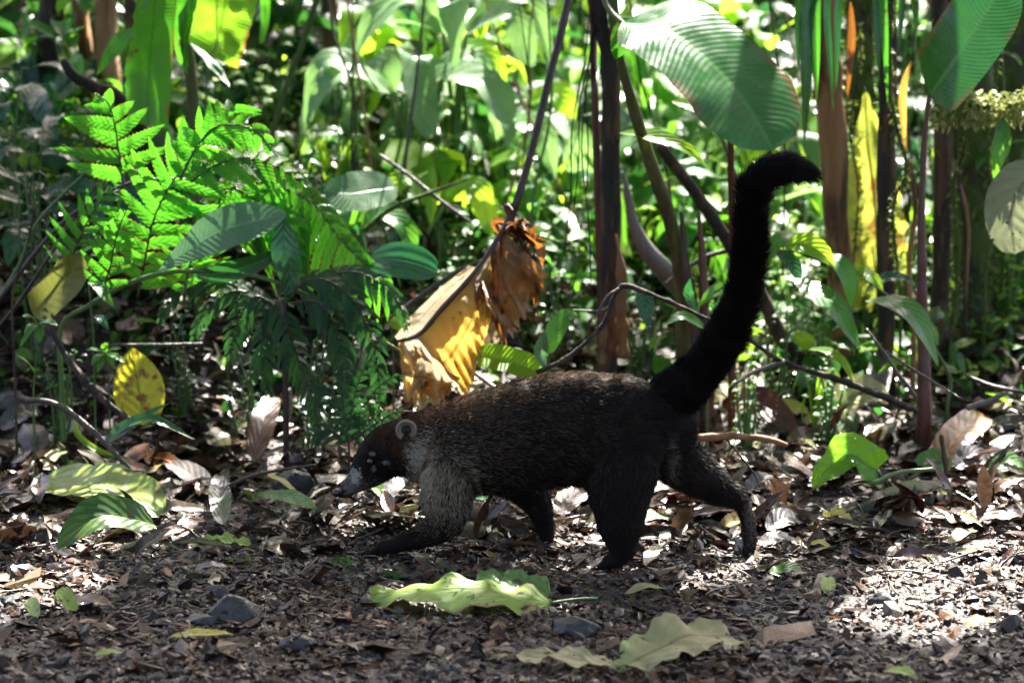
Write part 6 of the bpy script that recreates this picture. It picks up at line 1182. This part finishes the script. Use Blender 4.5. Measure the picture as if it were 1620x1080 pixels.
def bits():
    rs = np.random.RandomState(6); import bmesh
    bm = bmesh.new(); bmesh.ops.create_icosphere(bm, subdivisions=1, radius=1.0); tv = np.array([v.co[:] for v in bm.verts]); tf = np.array([[v.index for v in f_.verts] for f_ in bm.faces]); bm.free()
    def place(n, ylo, yhi):
        y = ylo+rs.rand(n)*(yhi-ylo); x = rs.uniform(-1, 1, n)*(0.17*y+0.1); return x, y
    n = 15000; x, y = place(n, 4.25, 5.9); f = rs.rand(n) < np.interp(y, [4.25, 5.1, 5.5, 5.9], [1, .8, .35, .25]); x, y = x[f], y[f]; n = len(x); s = np.exp(rs.randn(n)*0.45)*0.0042
    pal = np.array([[0.06, 0.05, 0.045], [0.11, 0.09, 0.08], [0.17, 0.15, 0.145], [0.035, 0.028, 0.026], [0.12, 0.07, 0.05], [0.24, 0.21, 0.19]]); cc = pal[rs.choice(6, n, p=[.34, .2, .08, .24, .1, .04])]*rs.uniform(0.6, 1.2, (n, 1))*np.array([0.72, 0.62, 0.54])
    mb = MB(); D = rotm(rs.rand(n)*6.3, rs.randn(n)*0.5, rs.randn(n)*0.5) @ (np.stack([s*rs.uniform(.8, 1.6, n), s, s*rs.uniform(.4, .8, n)], -1)[:, :, None]*np.eye(3)[None])
    k = rs.randint(0, 5, n)
    for i in range(5):
        g = k == i; scatter(mb, tv*(1+0.35*rs.randn(len(tv), 1)*0.6), [], tf, np.zeros((len(tv), 2)), np.stack([x, y, H(x, y)+s*0.3], -1)[g], D[g], cc[g])
    obj('gravel', mb, plain_mat('gravel_surface', 0.42, 0.6, 300, 0.001, var=0.35, spec=0.4), smooth=False, label='wet gravel and crumbs of soil on the path', kind='stuff')
    # chips of bark and leaf
    n = 60000; x, y = place(n, 4.22, 6.1); fk = rs.rand(n) < np.interp(y, [5.0, 5.4, 6.1], [1, .45, .3])*(0.25+0.75*sstep(-0.35, 0.25, vnoise(np.stack([x, y*0.6], -1), 7, 71)+0.5*vnoise(np.stack([x, y], -1), 19, 72))); x, y = x[fk], y[fk]; n = len(x); s = np.exp(rs.randn(n)*0.7)*0.0056
    tv = np.array([[-.5, -.3, 0], [.5, -.35, .05], [.62, .25, -.05], [-.4, .33, .12], [0, 0, .1]]); tf = np.array([[0, 1, 4], [1, 2, 4], [2, 3, 4], [3, 0, 4]])
    pal = np.array([[0.075, 0.048, 0.035], [0.13, 0.09, 0.07], [0.04, 0.03, 0.026], [0.18, 0.15, 0.13], [0.22, 0.17, 0.14], [0.14, 0.075, 0.045], [0.12, 0.12, 0.07], [0.3, 0.26, 0.22], [0.42, 0.22, 0.05]])
    cc = pal[rs.choice(9, n, p=[.22, .2, .2, .12, .08, .08, .06, .035, .005])]*rs.uniform(0.7, 1.35, (n, 1))*(0.85+0.5*vnoise(np.stack([x, y], -1), 4.5, 61))[:, None]*np.array([0.85, 0.58, 0.40])
    mb = MB(); D = rotm(rs.rand(n)*6.3, rs.randn(n)*0.35, rs.randn(n)*0.35) @ (np.stack([s*rs.uniform(.7, 1.7, n), s*rs.uniform(.4, 1, n), s], -1)[:, :, None]*np.eye(3)[None]); k = rs.randint(0, 5, n)
    for i in range(5):
        g = k == i; scatter(mb, tv+rs.randn(5, 3)*[0.12, 0.12, 0.06], [], tf, np.zeros((5, 2)), np.stack([x, y, H(x, y)+0.0015+0.004*rs.rand(n)], -1)[g], D[g], cc[g])
    obj('mulch', mb, plain_mat('mulch_surface', 0.46, 0.6, 250, 0.001, var=0.35, spec=0.35), smooth=False, label='crumbled bark and leaf chips on the path', kind='stuff')
    # thin twigs
    mb = MB(); n = 650
    for i in range(n):
        y = 4.4+rs.rand()**0.6*2.2; x = rs.uniform(-1, 1)*(0.17*y+0.05); a = rs.rand()*2*PI; l = rs.uniform(0.02, 0.13); d = np.array([math.cos(a), math.sin(a), 0]); p0 = np.array([x, y]); q = [np.array([p0[0]+d[0]*l*u+rs.randn()*0.004, p0[1]+d[1]*l*u+rs.randn()*0.004]) for u in (0, .35, .7, 1)]
        b = rs.choice([0.05, 0.1, 0.18]); tube(mb, [np.array([c_[0], c_[1], gz(*c_)+0.004+rs.rand()*0.008]) for c_ in q], [rs.uniform(0.0008, 0.0024), 0.0007], 5, 9, rough=0.2, col=(b*1.1, b*0.85, b*0.7))
    obj('twig_litter', mb, plain_mat('twig_surface', 0.5, 0.5, 300, var=0.3), label='thin broken twigs strewn over the floor', kind='stuff')
litter(); bits()
# small green sprouts on the soil
for i, (px, py, n, s, lab) in enumerate([(555, 900, 2, .035, 'tiny fern sprout below the near front paw'), (630, 920, 2, .03, 'tiny fern sprout right of the first, at the soil edge'), (400, 790, 5, .022, 'tiny green sprout left of the narrow pale leaf'), (640, 872, 6, .016, 'tiny green sprout behind the near front paw'), (380, 895, 3, .02, 'tiny sprout beside the small lime leaf'), (110, 745, 4, .03, 'pale sprout on the litter at the left edge')]):
    g = G(px, py); rs = np.random.RandomState(i); t = thing('sprout', lab, 'sprout', g, 'tiny sprouts on the soil')
    for k in range(n):
        a = rs.rand()*2*PI; d = np.array([math.cos(a), math.sin(a)*.6, 0.35]); p = [g, g+d*s*.5+[0, 0, s*.3], g+d*s*1.3]; mb = MB()
        if i < 2: fern_pinna(mb, p, s*.5, s*.5, s*.16, s*.16, nrm=(0, -.5, .8), teeth=2, seed=k)
        else: leaf(mb, p, s*.5, 'lance', (0, -.5, .85), nu=8, nv=1)
        obj('frond' if i < 2 else 'leaf', mb, M['fern'] if i < 2 else M['lime'], t)
